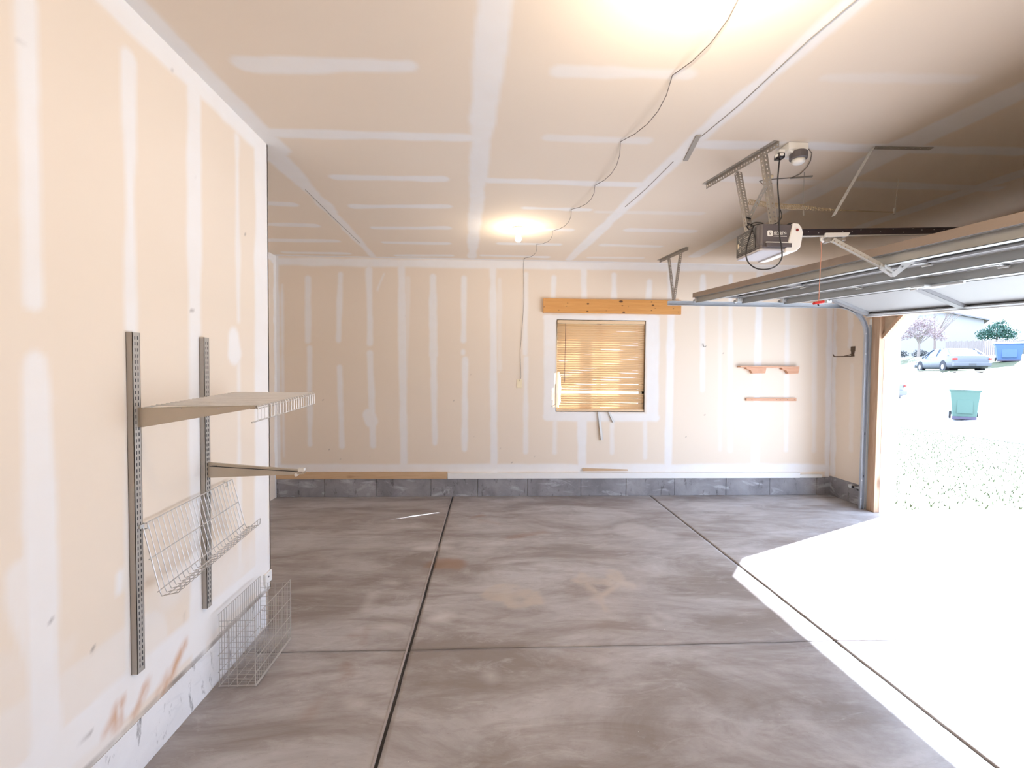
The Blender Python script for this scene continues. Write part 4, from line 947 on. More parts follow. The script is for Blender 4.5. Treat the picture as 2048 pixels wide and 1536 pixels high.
for p in ((1.69, 2.99, 2.70), (1.70, 2.99, 2.66), (1.795, 2.93, 2.63)):
    c = MB(); c.tube([O_(p[0] - .03, p[1] - .02, p[2]), O_(p[0] + .02, p[1] + .02, p[2] + .004)], .005, 8)
    c.build('bolt', M['dark'], root)
# power cord
pts = [(1.845, 2.93, H - .065), (1.84, 2.92, H - .10), (1.80, 2.86, 3.00), (1.775, 2.83, 2.86), (1.778, 2.81, 2.70), (1.772, 2.80, 2.60), (1.77, 2.79, 2.54), (1.785, 2.79, 2.46), (1.788, 2.79, 2.40), (1.765, 2.80, 2.355), (1.72, 2.82, 2.335), (1.665, 2.85, 2.345), (1.625, 2.87, 2.385), (1.612, 2.88, 2.44), (1.625, 2.89, 2.50), (1.655, 2.90, 2.585), (1.675, 2.91, 2.625)]
def smooth_path(p, k=5):
    P = [Vector(q) for q in p]; out = []
    for i in range(len(P) - 1):
        a, b_, c_, d_ = P[max(i - 1, 0)], P[i], P[i + 1], P[min(i + 2, len(P) - 1)]
        for j in range(k):
            t = j / k
            out.append(.5 * ((2 * b_) + (-a + c_) * t + (2 * a - 5 * b_ + 4 * c_ - d_) * t * t + (-a + 3 * b_ - 3 * c_ + d_) * t ** 3))
    return out + [P[-1]]
c = MB(); c.tube([O_(*p) for p in smooth_path(pts)], .0042, 7)
c.box(O_(1.825, 2.905, H - .085), O_(1.865, 2.955, H - .055))
c.tube([O_(*p) for p in smooth_path([(1.655, 2.91, 2.622), (1.70, 2.89, 2.632), (1.75, 2.86, 2.618), (1.79, 2.84, 2.63), (1.81, 2.835, 2.67), (1.805, 2.85, 2.72)])], .0032, 6)
c.tube([O_(*p) for p in smooth_path([(1.64, 2.93, 2.63), (1.68, 2.90, 2.645), (1.72, 2.88, 2.63), (1.67, 2.94, 2.615), (1.64, 2.93, 2.63)])], .0035, 6)
c.build('power_cord', M['black'], root, smooth=True)

# rail with the trolley and its arm
R0, R1 = Vector((1.93, 2.955, 2.598)), Vector((4.72, 2.955, 2.700))
root = tag(empty('opener_rail', R0), 'long black opener rail running from the opener to the door header', 'rail')
def rp(x, dy=0, dz=0): t = (x - R0.x) / (R1.x - R0.x); p = R0.lerp(R1, t) - R0; return (p.x, p.y + dy, p.z + dz)
c = MB(); c.beam(rp(1.90), rp(4.72), .032, .034, (0, 0, 1)); c.beam(rp(1.90, 0, .019), rp(4.72, 0, .019), .042, .004)
c.build('beam', M['rail'], root)
c = MB(); c.beam(rp(1.92, -.006, -.022), rp(4.70, -.006, -.022), .012, .007); c.build('chain', M['galv'], root)
c = MB(); rs = random.Random(8)
for i in range(26):
    x = 2.0 + i * .07 + rs.uniform(-.02, .02); dz = rs.uniform(-.012, .015); p = rp(x, -.0165, dz); c.box((p[0], p[1] - .0006, p[2]), (p[0] + .004, p[1] + .0006, p[2] + .003))
c.build('speck', M['whiteplastic'], root); bpy.data.objects[COL.objects[-1].name]['kind'] = 'stuff'
c = MB(); c.box((R1.x - R0.x - .03, -.06, .05), (R1.x - R0.x + .03, .06, .16)); c.build('header_bracket', M['galv'], root)
root = tag(empty('trolley', (2.18, 2.94, 2.57)), 'white trolley on the opener rail with a steel arm to the door', 'trolley')
def T_(x, y, z): return (x - 2.18, y - 2.94, z - 2.57)
c = MB(); c.prism([(2.165, 2.600), (2.33, 2.606), (2.315, 2.582), (2.29, 2.578), (2.20, 2.572), (2.165, 2.572)], lambda u, v, d: T_(u, d, v), 2.925, 2.985); c.build('carriage', M['whiteplastic'], root, bevel=.003)
c = MB(); c.box(T_(2.18, 2.93, 2.548), T_(2.28, 2.965, 2.572)); c.box(T_(2.275, 2.925, 2.552), T_(2.30, 2.97, 2.568)); c.cyl(T_(2.185, 2.925, 2.552), T_(2.185, 2.97, 2.552), .014, 12); c.build('latch', M['darkgalv'], root, bevel=.002)
c = MB(); c.tube([T_(2.15, 2.94, 2.575), T_(2.145, 2.94, 2.555), T_(2.16, 2.94, 2.545)], .008, 6); c.build('release_lever', M['whiteplastic'], root, smooth=True)
c = MB()
c.perf(T_(2.21, 2.925, 2.555), T_(2.49, 2.80, 2.338), (0, 0, 1), .034, .025, .004); c.beam(T_(2.205, 2.915, 2.540), T_(2.495, 2.79, 2.320), .022, .003)
c.build('straight_arm', M['galv'], root)
c = MB()
c.prism([(2.43, 2.378), (2.515, 2.330), (2.57, 2.385), (2.655, 2.430), (2.657, 2.402), (2.60, 2.36), (2.52, 2.298), (2.49, 2.300), (2.42, 2.352)], lambda u, v, d: T_(u, d, v), 2.794, 2.798)
c.beam(T_(2.42, 2.79, 2.346), T_(2.50, 2.79, 2.298), .02, .003); c.cyl(T_(2.45, 2.785, 2.362), T_(2.45, 2.805, 2.362), .008, 10); c.cyl(T_(2.57, 2.785, 2.36), T_(2.57, 2.805, 2.36), .006, 10)
c.build('curved_arm', M['galv'], root)
root2 = tag(empty('release_handle', (2.14, 2.94, 2.155)), 'red emergency release handle hanging on a thin pink cord from the trolley', 'handle')
c = MB(); c.prism([(-.036, -.008), (-.03, .002), (.03, .012), (.036, .004), (.03, -.006), (-.03, -.016)], lambda u, v, d: (u, d, v), -.012, .012); c.build('grip', M['red'], root2, bevel=.003)
c = MB(); c.tube([(0, 0, .0), (.001, 0, .09), (.004, 0, .2), (.008, 0, .32), (.004, 0, .39)], .0022, 6); c.tube([(-.004, 0, -.012), (.0, 0, -.022)], .005, 6, 1); c.build('cord', [M['cordpink'], M['black']], root2)

# ================================================================== garage door (overhead, open)
AL = math.atan(.055)
DZ = 2.577
root = tag(empty('garage_door', (2.42, 5.455, DZ), (AL, 0, 0)), 'open sectional garage door overhead with white panels and grey steel struts', 'garage door')
DW = 4.95; SEC = .55
stiles = [0, 1.165, 2.42, 3.70, DW]
def section(i, tf):
    s = empty('door_section'); s.parent = root; s.location = tf[0]; s.rotation_euler = (0, tf[1], 0)
    # local: x 0..SEC, y 0..-DW, z = 0 at the inner (lower) face
    c = MB(); c.box((0.0, -DW, .036), (SEC - .003, 0, .048)); c.box((.012, -DW + .02, .034), (SEC - .02, -.02, .037)); c.build('face_sheet', M['doorwhite'], s)
    c = MB()
    c.box((0, -DW, 0), (.003, 0, .048)); c.box((0, -DW, 0), (.036, 0, .003)); c.box((.034, -DW, 0), (.037, 0, .010))
    c.box((SEC - .006, -DW, 0), (SEC - .003, 0, .048)); c.box((SEC - .040, -DW, 0), (SEC - .003, 0, .003)); c.box((SEC - .042, -DW, 0), (SEC - .039, 0, .012))
    c.build('edge_rail', M['doorwhite'], s)
    for k, y in enumerate(stiles):
        w = .075; y0 = -y - w / 2 if 0 < k < 4 else (-.075 if k == 0 else -DW); y1 = y0 + w
        c = MB(); c.box((.003, y0, 0), (SEC - .006, y1, .003)); c.box((.003, y0, 0), (SEC - .006, y0 + .003, .036)); c.box((.003, y1 - .003, 0), (SEC - .006, y1, .036))
        c.build('stile', M['doorgrey'], s)
    return s
def hat(c, x, z, w=.055, h=.062, y0=0, y1=None):
    y1 = -DW if y1 is None else y1
    t = .003
    c.box((x, y1, z - h), (x + t, y0, z)); c.box((x + w - t, y1, z - h), (x + w, y0, z)); c.box((x, y1, z - h), (x + w, y0, z - h + t))
    c.box((x - .016, y1, z - t), (x, y0, z)); c.box((x + w, y1, z - t), (x + w + .016, y0, z))
S_ = []
for i in range(4):
    tf = ((SEC * i, 0, 0), 0) if i < 3 else ((SEC * 3, 0, -.004), math.atan(.19 / .52))
    s = section(i, tf); S_.append(s)
c = MB(); c.box((-.004, -DW - .003, -.002), (.0, .003, .050)); c.build('top_edge_cap', M['brownsteel'], S_[0])
for i, xx in ((0, .035), (1, .05), (2, .02)):
    c = MB(); hat(c, xx, 0); c.build('strut', M['strut'], S_[i])
c = MB(); c.box((SEC - .003, -DW, -.008), (SEC + .01, 0, .05)); c.build('bottom_seal', M['paintwood'], S_[3])
for i in range(3):
    for k, y in enumerate(stiles):
        yy = -y if 0 < k < 4 else (-.04 if k == 0 else -DW + .04)
        c = MB(); x = SEC * (i + 1) - .003
        if i == 2: x += .0
        c.box((x - .06, yy - .02, -.006), (x + .06, yy + .02, -.002)); c.cyl((x, yy - .035, -.012), (x, yy + .035, -.012), .008, 8)
        c.box((x - .075, yy - .035, -.005), (x - .045, yy + .035, -.002)); c.cyl((x + .045, yy + .012, -.010), (x + .045, yy + .012, -.002), .006, 6); c.cyl((x - .045, yy - .012, -.010), (x - .045, yy - .012, -.002), .006, 6)
        c.build('hinge', M['galv'], root)
for k, (x, z) in enumerate(((.05, -.035), (SEC, -.035), (SEC * 2, -.03), (SEC * 3, -.03))):
    c = MB(); c.box((x - .03, -.05, z - .012), (x + .03, -.01, z + .03)); c.cyl((x, -.03, z), (x, .055, z), .005, 8); c.cyl((x, .045, z), (x, .062, z), .022, 14)
    c.build('roller', [M['galv']], root)
# operator bracket and lock
c = MB(); yb = -(5.455 - 2.80); c.box((.12, yb - .03, -.012), (.30, yb + .03, 0)); c.build('operator_bracket', M['galv'], root)
c = MB(); y = -1.9; c.box((SEC * 2 - .08, y - .02, -.085), (SEC * 2 + .10, y + .10, -.07)); c.tube([(SEC * 2 - .02, y + .1, -.078), (SEC * 2 + .01, y - .25, -.078)], .012, 8); c.build('lock', M['galv'], root)

# tracks
def c_track(c, path, w=.05, d=.028, t=.003, side=(0, 1, 0)):
    prof = [(-w / 2, 0), (-w / 2, d), (w / 2, d), (w / 2, 0), (w / 2 - t, 0), (w / 2 - t, d - t), (-w / 2 + t, d - t), (-w / 2 + t, 0)]
    c.sweep(prof, path, side)
def track(y, sgn, label):
    root = tag(empty('door_track', (4.64, y, 0)), label, 'track', 'steel door tracks')
    def K(x, z): return (x - 4.64, 0, z)
    R = .36; zt = 2.51 if sgn > 0 else 2.51 - .055 * 4.9
    xb = 4.636
    path = [K(xb, 0.005), K(xb, .8), K(xb, 1.5), K(xb, zt - R)]
    for a in range(10, 91, 10):
        t = math.radians(a); path.append(K(xb - R + R * math.cos(t), zt - R + R * math.sin(t)))
    path += [K(3.6, zt), K(2.8, zt + .002), K(2.14, zt + .004)]
    c = MB(); c_track(c, path, side=(0, sgn, 0)); c.build('rail', M['trackgalv'], root)
    c = MB(); c.box((.055, (.0 if sgn > 0 else -.045), 0.0), (.10, (.045 if sgn > 0 else 0), zt - .15)); c.box((.03, (.02 if sgn > 0 else -.03), 0), (.055, (.03 if sgn > 0 else -.02), zt - .22)); c.build('wall_angle', M['galv'], root)
    for z in (.10, .33, 1.9, zt - R):
        c = MB(); c.box((-.02, .026 * sgn if sgn > 0 else -.032, z), (.06, .032 if sgn > 0 else -.026, z + .06)); c.cyl((-.0, .022 * sgn, z + .03), (.0, .036 * sgn, z + .03), .010, 8); c.build('track_bracket', M['galv'], root)
    for z in (.40, .93):
        c = MB(); c.box((-.004, -.002, z), (.006, .0, z + .03)); c.build('slot', M['dark'], root)
    c = MB(); c.beam(K(2.14, zt + .027), K(4.45, zt + .027), .03, .003); c.beam(K(4.45, zt + .01), (.06, 0, zt - .02), .03, .003, (0, 1, 0)); c.build('stiffener', M['galv'], root)
track(5.500, 1, 'galvanised door track along the far wall curving down beside the wooden post')

# ================================================================== outside
def zg(x):
    if x < 15.8: return 0.0
    if x < 26.5:
        t = (x - 15.8) / 10.7; return 1.78 * (1 - (1 - t) ** 1.4)
    if x < 30: return 1.78
    if x < 36: return 1.78 + (x - 30) * .195
    return 2.95 + (x - 36) * .03
def ground(name, x0, x1, y0, y1, mat, dz=0.0, nx=30, ny=2, rot=None):
    c = MB(); vs = []; fs = []
    for j in range(ny + 1):
        for i in range(nx + 1):
            x = x0 + (x1 - x0) * i / nx; y = y0 + (y1 - y0) * j / ny; vs.append((x, y, zg(x) + dz))
    for j in range(ny):
        for i in range(nx): q = j * (nx + 1) + i; fs.append((q, q + 1, q + nx + 2, q + nx + 1))
    c.add(vs, fs)
    # skirt for thickness
    n = len(vs); 
    c.add([(x0, y0, -.4 + dz), (x1, y0, -.4 + dz), (x1, y1, -.4 + dz), (x0, y1, -.4 + dz)], [(0, 3, 2, 1)])
    o = c.build(name, mat); tag(o, kind='structure'); return o
def grass_mat():
    m, nt, b, out = new_mat('thin_lawn'); c = coords(nt)
    col = mixc(nt, noise(nt, c, 1.2, 6, .7), (0.050, 0.068, 0.020), (0.072, 0.077, 0.038))
    col = mixc(nt, ramp(nt, noise(nt, c, 4, 6, .7), .5, .62), col, (0.095, 0.086, 0.066))
    col = mixc(nt, ramp(nt, noise(nt, c, 11, 3, .6), .68, .74), col, (0.03, 0.024, 0.02))
    nt.links.new(col, b.inputs['Base Color']); b.inputs['Roughness'].default_value = .95; bump(nt, b, noise(nt, c, 40, 5), .6, .03); return m
M['grass'] = grass_mat()
M['asphalt'] = simple('pale_street', (0.46, 0.45, 0.44), .9, vs=1.5, bmp=.3)
# driveway slabs with dark seams
c = MB()
for x0, x1 in ((XO + .02, 8.2), (8.212, 11.4), (11.41, 14.4)):
    for y0, y1 in ((-6.5, -3.3), (-3.29, -.3), (-.29, JC - .007), (JC + .007, 5.42)):
        c.box((x0, y0, -.1), (x1, y1, -.004))
c.box((XR + .1, NY, -.1), (XO + .006, JC - .006, -.002)); c.box((XR + .1, JC + .006, -.1), (XO + .006, JY, -.002))
c.box((XO - .1, -6.5, -.2), (14.4, 5.42, -.03), 1)
tag(c.build('driveway', [M['driveway'], M['joint']]), kind='structure')
ground('lawn', XO + .02, 13.0, 5.42, 40, M['grass'], -.012, 20, 20)
ground('ground', -14, XO + .02, YF + T, 40, M['grass'], -.012, 6, 6)
ground('lawn', XO, 13.0, -40, -6.5, M['grass'], -.012, 6, 6)
ground('sidewalk', 13.0, 14.4, -40, 40, M['driveway'], .0, 4, 20)
ground('street', 14.4, 25.4, -40, 60, M['asphalt'], -.02, 40, 20)
c = MB()
for y in range(-20, 60, 4):
    pass
ground('far_lawn', 25.4, 70, -40, 80, M['grass'], .10, 30, 20)
# sparse tufts
def tufts(name, n, x0, x1, y0, y1, label, seed):
    r = np.random.default_rng(seed)
    x = r.uniform(x0, x1, n); y = r.uniform(y0, y1, n) ; a = r.uniform(0, 6.28, n); h = r.uniform(.02, .055, n)
    z = np.array([zg(t) for t in x]) - .012
    dx, dy = np.cos(a) * .008, np.sin(a) * .008
    lx, ly = r.normal(0, .02, n), r.normal(0, .02, n)
    v = np.stack([np.stack([x - dx, y - dy, z], -1), np.stack([x + dx, y + dy, z], -1), np.stack([x + lx, y + ly, z + h], -1)], 1).reshape(-1, 3)
    me = bpy.data.meshes.new(name); me.from_pydata(v.tolist(), [], np.arange(3 * n).reshape(-1, 3).tolist())
    me.materials.append(simple('grass_blade', (0.085, 0.10, 0.04), .8, vs=.7, var=.3))
    o = bpy.data.objects.new(name, me); COL.objects.link(o); tag(o, label, 'grass', kind='stuff')
tufts('grass', 9000, XO + .3, 12.9, 5.5, 20, 'sparse short green grass growing on the lawn beside the driveway', 3)

def wheeled_cart(name, loc, yaw, w, d, h, body, lid, label, letters=None, mats=None):
    root = tag(empty(name, loc, (0, 0, yaw)), label, 'bin')
    c = MB(); tb = .74
    # body: front at -y
    vs = [(-w / 2 * tb, -d / 2 * .72, .06), (w / 2 * tb, -d / 2 * .72, .06), (w / 2 * tb, d / 2 * .8, .06), (-w / 2 * tb, d / 2 * .8, .06),
          (-w / 2 * .93, -d / 2 * .95, h * .86), (w / 2 * .93, -d / 2 * .95, h * .86), (w / 2 * .93, d / 2 * .95, h * .86), (-w / 2 * .93, d / 2 * .95, h * .86)]
    c.add(vs, [(0, 3, 2, 1), (4, 5, 6, 7), (0, 1, 5, 4), (1, 2, 6, 5), (2, 3, 7, 6), (3, 0, 4, 7)])
    c.box((-w / 2, -d / 2, h * .84), (w / 2, d / 2, h * .90)); c.box((-w / 2 * .5, -d / 2 * .89, h * .18), (w / 2 * .5, -d / 2 * .7, h * .60))
    c.build('body', body, root, bevel=.02, seg=3)
    c = MB(); c.prism([(-d / 2 - .03, h * .90), (-d / 2, h * .935), (0, h * .99), (d / 2, h), (d / 2 + .05, h * .96), (d / 2, h * .90)], lambda u, v, t: (t, u, v), -w / 2 - .02, w / 2 + .02); c.build('lid', lid, root, bevel=.01)
    c = MB(); c.tube([(-w * .3, d / 2 + .07, h * .93), (w * .3, d / 2 + .07, h * .93)], .015, 8); c.box((-w * .3, d / 2, h * .9), (-w * .26, d / 2 + .08, h * .94)); c.box((w * .26, d / 2, h * .9), (w * .3, d / 2 + .08, h * .94)); c.build('handle', body, root)
    for sx in (-1, 1):
        c = MB(); c.cyl((sx * (w / 2 * .78), d / 2 * .7, .13), (sx * (w / 2 * .78 + .06), d / 2 * .7, .13), .13, 20); c.build('wheel', M['black'], root)
    c = MB(); c.box((-w / 2 * .76, -d / 2 * .80, .0), (w / 2 * .76, d / 2 * .5, .10)); c.build('foot', simple('dark_foot', (.06, .05, .08), .7), root, bevel=.01)
    return root
green = simple('green_bin_plastic', (0.048, 0.102, 0.080), .45, var=.05); white = simple('pale_lid_plastic', (0.4, 0.44, 0.44), .4)
blue = simple('blue_bin_plastic', (0.07, 0.13, 0.27), .45, var=.05)
face = math.radians(-43)       # turn the front towards the garage
wheeled_cart('wheelie_bin', (16.46, 15.3, zg(16.46) - .03), face, .80, .74, 1.13, green, white, 'green wheeled rubbish bin with a pale lid at the street edge')
wheeled_cart('recycling_bin', (33.2, 28.2, zg(33.2) + .10), face, 1.35, .9, 1.25, blue, white, 'big blue wheeled bin with a pale lid beside the far fence')

# ---- cars
def car(loc, yaw, paint, label):
    root = tag(empty('car', loc, (0, 0, yaw)), label, 'car')
    L, W = 4.75, 1.78
    # stations along y (front = +y): y, half width, z bottom, z shoulder, crown
    st = [(-2.37, .60, .42, .70, .76), (-2.33, .78, .30, .86, .93), (-2.15, .86, .24, .93, .99), (-1.6, .885, .22, .955, 1.01), (-.8, .89, .20, .94, .98), (0, .89, .20, .92, .96), (.9, .89, .20, .89, .93),
          (1.5, .88, .22, .83, .90), (2.0, .85, .24, .76, .82), (2.25, .78, .28, .66, .72), (2.36, .62, .36, .56, .60)]
    def ring(y, hw, zb, zs, zc): return [(-hw * .9, y, zb), (-hw, y, zb + .12), (-hw * 1.01, y, (zb + zs) / 2), (-hw * .97, y, zs), (-hw * .75, y, zc), (0, y, zc + .015), (hw * .75, y, zc), (hw * .97, y, zs), (hw * 1.01, y, (zb + zs) / 2), (hw, y, zb + .12), (hw * .9, y, zb)]
    c = MB(); vs = []; n = 11
    for s in st: vs += ring(*s)
    fs = []
    for i in range(len(st) - 1):
        for k in range(n): j = (k + 1) % n; fs.append((i * n + k, i * n + j, (i + 1) * n + j, (i + 1) * n + k))
    fs.append(tuple(range(n - 1, -1, -1))); fs.append(tuple((len(st) - 1) * n + k for k in range(n)))
    c.add(vs, fs); c.build('body', paint, root, smooth=True)
    gs = [(-1.75, .70, .97, 1.00), (-1.15, .66, .95, 1.34), (-.6, .64, .95, 1.41), (.2, .65, .93, 1.42), (.55, .66, .92, 1.36), (1.35, .74, .86, .90)]
    def gring(y, hw, zb, zt): return [(-.83, y, zb), (-hw, y, zt - .05 if zt - .05 > zb else zb + .01), (-hw * .85, y, zt), (hw * .85, y, zt), (hw, y, zt - .05 if zt - .05 > zb else zb + .01), (.83, y, zb)]
    c = MB(); vs = []; n = 6
    for g in gs: vs += gring(*g)
    fs = [(i * n + k, i * n + (k + 1) % n, (i + 1) * n + (k + 1) % n, (i + 1) * n + k) for i in range(len(gs) - 1) for k in range(n)]
    fs += [tuple(range(n - 1, -1, -1)), tuple((len(gs) - 1) * n + k for k in range(n))]
    c.add(vs, fs); c.build('cabin_glass', cglass, root, smooth=False)
    c = MB()
    for i in range(1, 4):
        a, b_ = gring(*gs[i]), gring(*gs[i + 1]) if i < 4 else None
        if i + 1 < 5:
            p = [a[1], a[2], a[3], a[4], b_[4], b_[3], b_[2], b_[1]]
            c.add([(q[0] * 1.01, q[1], q[2] + .012) for q in p], [(0, 1, 6, 7), (1, 2, 5, 6), (2, 3, 4, 5)])
    for sx in (-1, 1):
        for (y0, z0, y1, z1) in ((-1.8, .98, -1.15, 1.36), (-.42, .95, -.42, 1.38), (.25 + .1, 1.40, 1.38, .90)):
            c.beam((sx * .82 if z0 < 1.2 else sx * .66, y0, z0), (sx * .66 if z1 > 1.2 else sx * .80, y1, z1), .05, .07, (1, 0, 0))
    c.build('roof', paint, root)
    for (sx, y) in ((-1, 1.42), (1, 1.42), (-1, -1.38), (1, -1.38)):
        c = MB(); c.lathe([(.20, -.11), (.315, -.10), (.32, 0), (.315, .10), (.20, .11)], (sx * .80, y, .32), 'x', 24); w = c.build('tire', tirem, root, smooth=False)
        c = MB(); c.lathe([(.205, .0), (.20, .105), (.10, .115), (.04, .12)], (sx * .80 - (0 if sx > 0 else .0), y, .32), 'x', 24) if sx > 0 else c.lathe([(.04, -.12), (.10, -.115), (.20, -.105), (.205, 0)], (sx * .80, y, .32), 'x', 24)
        c.build('hubcap', M['galv'], root)
        c = MB(); c.lathe([(.36, -.02), (.36, .02)], (sx * .885, y, .34), 'x', 24); c.build('wheel_arch', M['dark'], root)
    for sx in (-1, 1):
        c = MB(); c.box((sx * .84 - .08 if sx > 0 else -.84 - .02, -2.37, .70), (sx * .84 + .02 if sx > 0 else -.84 + .20, -2.22, .82)); c.build('tail_light', M['red'], root, bevel=.01)
        c = MB(); c.box((sx * .72 - .14, 2.20, .58), (sx * .72 + .10, 2.34, .68)); c.build('head_light', M['lens'], root, bevel=.01)
        c = MB(); c.box((sx * .93 - .07, .85, .92), (sx * .93 + .07, .95, 1.02)); c.build('mirror', paint, root, bevel=.01)
    c = MB(); c.box((-.84, -2.45, .34), (.84, -2.25, .56)); c.build('rear_bumper', paint, root, bevel=.04)
    c = MB(); c.box((-.84, 2.25, .30), (.84, 2.42, .50)); c.build('front_bumper', paint, root, bevel=.04)
    c = MB(); c.box((-.15, -2.465, .40), (.15, -2.45, .51)); c.build('number_plate', darkleaf_, root)
    return root
darkleaf_ = simple('plate_grey', (.09, .09, .09), .6)
cglass = simple('car_window', (0.08, 0.11, 0.16), .12); tirem = simple('tyre_rubber', (0.03, 0.03, 0.035), .8)
silver = metal_mat('silver_blue_paint', (0.125, 0.13, 0.145), .4, .1, .03)
car((28.0, 27.0, zg(28.0) + .10 - .12), math.radians(-23 + 0), silver, 'silver sedan parked across the street seen from its rear left side')
car((17.85, 22.3, zg(17.6) - .05), math.radians(0), metal_mat('pale_paint', (0.13, 0.135, 0.15), .4, .1, .03), 'pale car at the street kerb mostly hidden behind the door post')

# ---- trees, shrubs, fence, houses
def leaf_cloud(name, blobs, n, size, mat, parent, seed):
    r = np.random.default_rng(seed); V = []
    tot = sum(b[3] * b[3] for b in blobs)
    for (x, y, z, R, sz) in blobs:
        k = int(n * R * R / tot); d = r.normal(size=(k, 3)); d /= np.linalg.norm(d, axis=1)[:, None]
        p = d * (R * r.uniform(.45, 1.0, (k, 1))); p[:, 2] *= sz
        c0 = np.array([x, y, z]) + p
        a = r.normal(size=(k, 3)); a /= np.linalg.norm(a, axis=1)[:, None]; b2 = np.cross(a, r.normal(size=(k, 3))); b2 /= np.linalg.norm(b2, axis=1)[:, None]
        s = size * r.uniform(.6, 1.3, (k, 1))
        V.append(np.stack([c0 - a * s, c0 + b2 * s * .6, c0 + a * s, c0 - b2 * s * .6], 1).reshape(-1, 3))
    v = np.vstack(V); m_ = len(v) // 4
    me = bpy.data.meshes.new(name); me.from_pydata(v.tolist(), [], np.arange(4 * m_).reshape(-1, 4).tolist()); me.materials.append(mat)
    o = bpy.data.objects.new(name, me); COL.objects.link(o); o.parent = parent; return o
bark = simple('bark', (0.20, 0.15, 0.13), .9, vs=8)
def branches(c, base, H0, spread, n, seed, top):
    r = random.Random(seed)
    c.tube([base, (base[0] + .03, base[1], base[2] + H0 * .5), (base[0], base[1], base[2] + H0)], [.11, .09, .07], 8)
    for i in range(n):
        a = r.uniform(0, 6.28); l = r.uniform(.6, 1) * spread; z0 = base[2] + H0 * r.uniform(.7, 1)
        q = (base[0] + math.cos(a) * l * .5, base[1] + math.sin(a) * l * .5, z0 + top * r.uniform(.3, .5)); e = (base[0] + math.cos(a) * l, base[1] + math.sin(a) * l, z0 + top * r.uniform(.5, 1))
        c.tube([(base[0], base[1], z0), q, e], [.045, .025, .008], 5)
        for j in range(3):
            t = r.uniform(.4, .9); s = tuple(q[k] + (e[k] - q[k]) * t for k in range(3)); c.tube([s, (s[0] + r.uniform(-.5, .5), s[1] + r.uniform(-.5, .5), s[2] + r.uniform(.2, .7))], [.014, .004], 4)
bx, by = 36.6, 38.0; gz = zg(bx) + .1
root = tag(empty('blossom_tree', (bx, by, gz)), 'pale pink blossoming tree with a light trunk behind the silver car', 'tree')
c = MB(); branches(c, (0, 0, 0), 1.5, 1.5, 14, 2, 2.0); c.build('trunk', simple('pale_bark', (.24, .20, .17), .9), root)
leaf_cloud('crown', [(0, 0, 2.3, 1.0, .8), (.7, -.7, 2.0, .7, .7), (-.7, .7, 2.0, .75, .7), (.3, -.3, 2.9, .7, .8), (-.3, .3, 2.8, .7, .9), (1.0, -1.0, 1.6, .5, .6), (-1.1, 1.1, 1.6, .55, .6)], 3600, .055, simple('blossom', (0.30, 0.23, 0.23), .8, vs=3, var=.3), root, 5)
root = tag(empty('bare_tree', (41.5, 41.5, zg(41) + .1)), 'bare branched tree rising behind the blossom tree', 'tree')
c = MB(); branches(c, (0, 0, 0), 2.2, 2.3, 18, 12, 3.2); c.build('trunk', bark, root)
darkleaf = simple('dark_shrub_leaf', (0.07, 0.075, 0.075), .8, vs=3, var=.4)
for i, (dx, dy, R) in enumerate(((-2.3, 1.9, .62), (-1.15, .95, .58), (.0, -.0, .58), (1.2, -1.1, .6))):
    root = tag(empty('shrub', (bx + 1.3 + dx, by + 1.3 + dy, gz)), ('low dark shrub farthest left under the blossom tree', 'low dark shrub left of the blossom tree trunk', 'low dark shrub right of the blossom tree trunk', 'low dark shrub nearest the wooden fence under the blossom tree')[i], 'shrub', 'dark shrubs under the blossom tree')
    leaf_cloud('foliage', [(0, 0, R * .6, R, .75), (.3, -.3, R * .5, R * .7, .7)], 900, .05, darkleaf, root, 20 + i)
root = tag(empty('evergreen_tree', (46.6, 40.6, zg(46) - .15)), 'round green evergreen tree standing behind the wooden fence', 'tree')
c = MB(); c.tube([(0, 0, 0), (0, 0, 2.6)], [.12, .06], 8); c.build('trunk', bark, root)
leaf_cloud('crown', [(0, 0, 2.5, 1.05, .8), (.5, -.5, 2.2, .8, .75), (-.5, .5, 2.2, .8, .75), (0.1, -.1, 3.1, .6, .8)], 3600, .075, simple('teal_needle', (0.045, 0.11, 0.08), .8, vs=3, var=.35), root, 9)
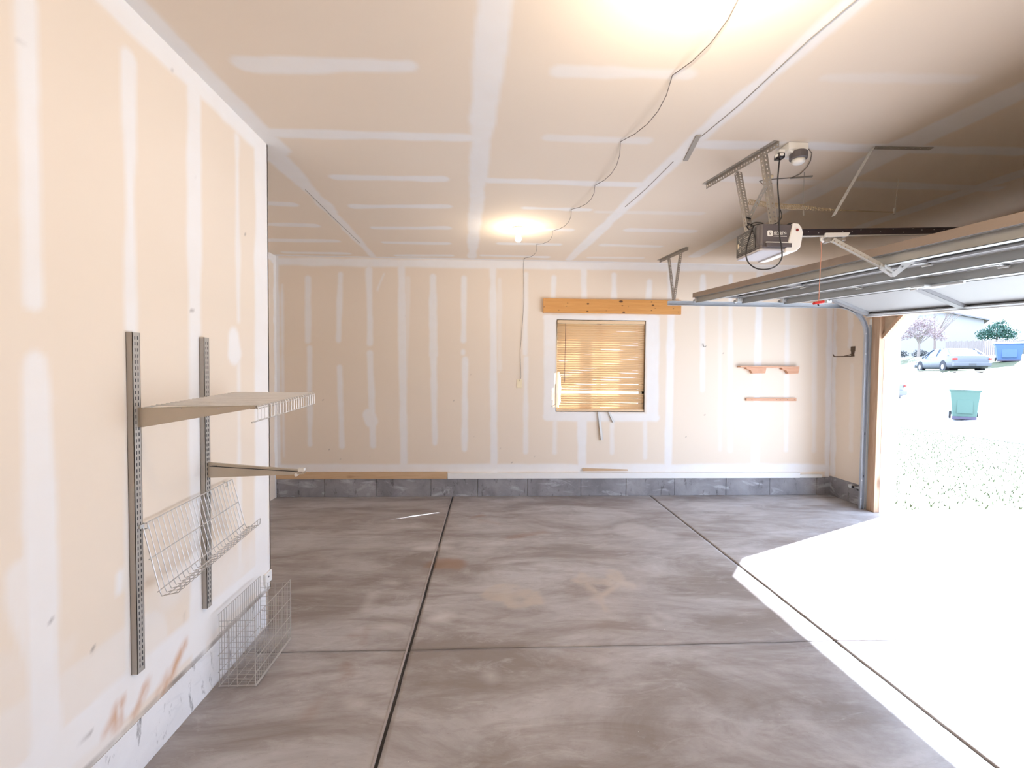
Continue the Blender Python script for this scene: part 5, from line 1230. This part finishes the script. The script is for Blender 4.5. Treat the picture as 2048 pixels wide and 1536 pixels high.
# fence
root = tag(empty('wooden_fence', (37, 36, zg(37) + .05)), 'weathered grey wooden board fence behind the silver car', 'fence')
fa, fb = Vector((36.9, 35.9, 0)), Vector((40.2, 33.4, 0)); nb = 38
wgrey = wood_mat('weathered_fence', (0.20, 0.165, 0.15), (0.28, 0.235, 0.21), (.2, .16, .16), 'z', 0, .9)
for i in range(nb):
    p = fa.lerp(fb, i / (nb - 1)); d = (fb - fa).normalized() * (fb - fa).length / nb * .46
    c = MB(); n_ = Vector((-d.y, d.x, 0)).normalized() * .01
    h = 1.22 + .03 * ((i * 7) % 3)
    q = [p - d, p + d]
    o = Vector((37, 36, 0))
    vs = [q[0] - n_ - o, q[1] - n_ - o, q[1] + n_ - o, q[0] + n_ - o]
    c.add([(v.x, v.y, -.3) for v in vs] + [(v.x, v.y, h) for v in vs], [(0, 3, 2, 1), (4, 5, 6, 7), (0, 1, 5, 4), (1, 2, 6, 5), (2, 3, 7, 6), (3, 0, 4, 7)])
    c.build('picket', wgrey, root)
# houses
sidw = simple('white_siding', (0.31, 0.295, 0.28), .7, var=.03); sidb = simple('grey_siding', (0.12, 0.13, 0.125), .7, var=.03); roofm = simple('pale_shingle', (0.20, 0.19, 0.19), .9, var=.1, vs=9)
def house(loc, yaw, W, D, h, rise, wall, label):
    root = tag(empty('house', loc, (0, 0, yaw)), label, 'house')
    c = MB(); c.prism([(-W / 2, -.5), (W / 2, -.5), (W / 2, h), (0, h + rise), (-W / 2, h)], lambda u, v, d: (u, d, v), 0, D); c.build('wall', wall, root)
    c = MB(); e = .4; sl = rise / (W / 2)
    for s in (-1, 1): c.prism([(0, h + rise + .02), (s * (W / 2 + e), h - e * sl + .02), (s * (W / 2 + e), h - e * sl + .17), (0, h + rise + .17)], lambda u, v, d: (u, d, v), -.4, D + .4)
    c.build('roof', roofm, root)
    for x in ((-W * .22, W * .22) if wall is sidb else ()):
        c = MB(); c.box((x - .55, -.06, 1.0), (x + .55, 0, 2.2)); f = c.build('window', M['paintwood'], root)
        c = MB(); c.box((x - .48, -.07, 1.07), (x + .48, -.055, 2.13)); c.build('pane', cglass, f)
    return root
hz0 = zg(42) + .1
house((47.0, 47.5, hz0), math.radians(-43), 8.0, 9, 3.9, 1.3, sidw, 'white gabled house faint in the glare behind the fence')
house((60.0, 41.0, hz0), math.radians(-43), 13.0, 9, 1.9, 2.3, sidb, 'pale blue-grey house cut by the right edge of the view')
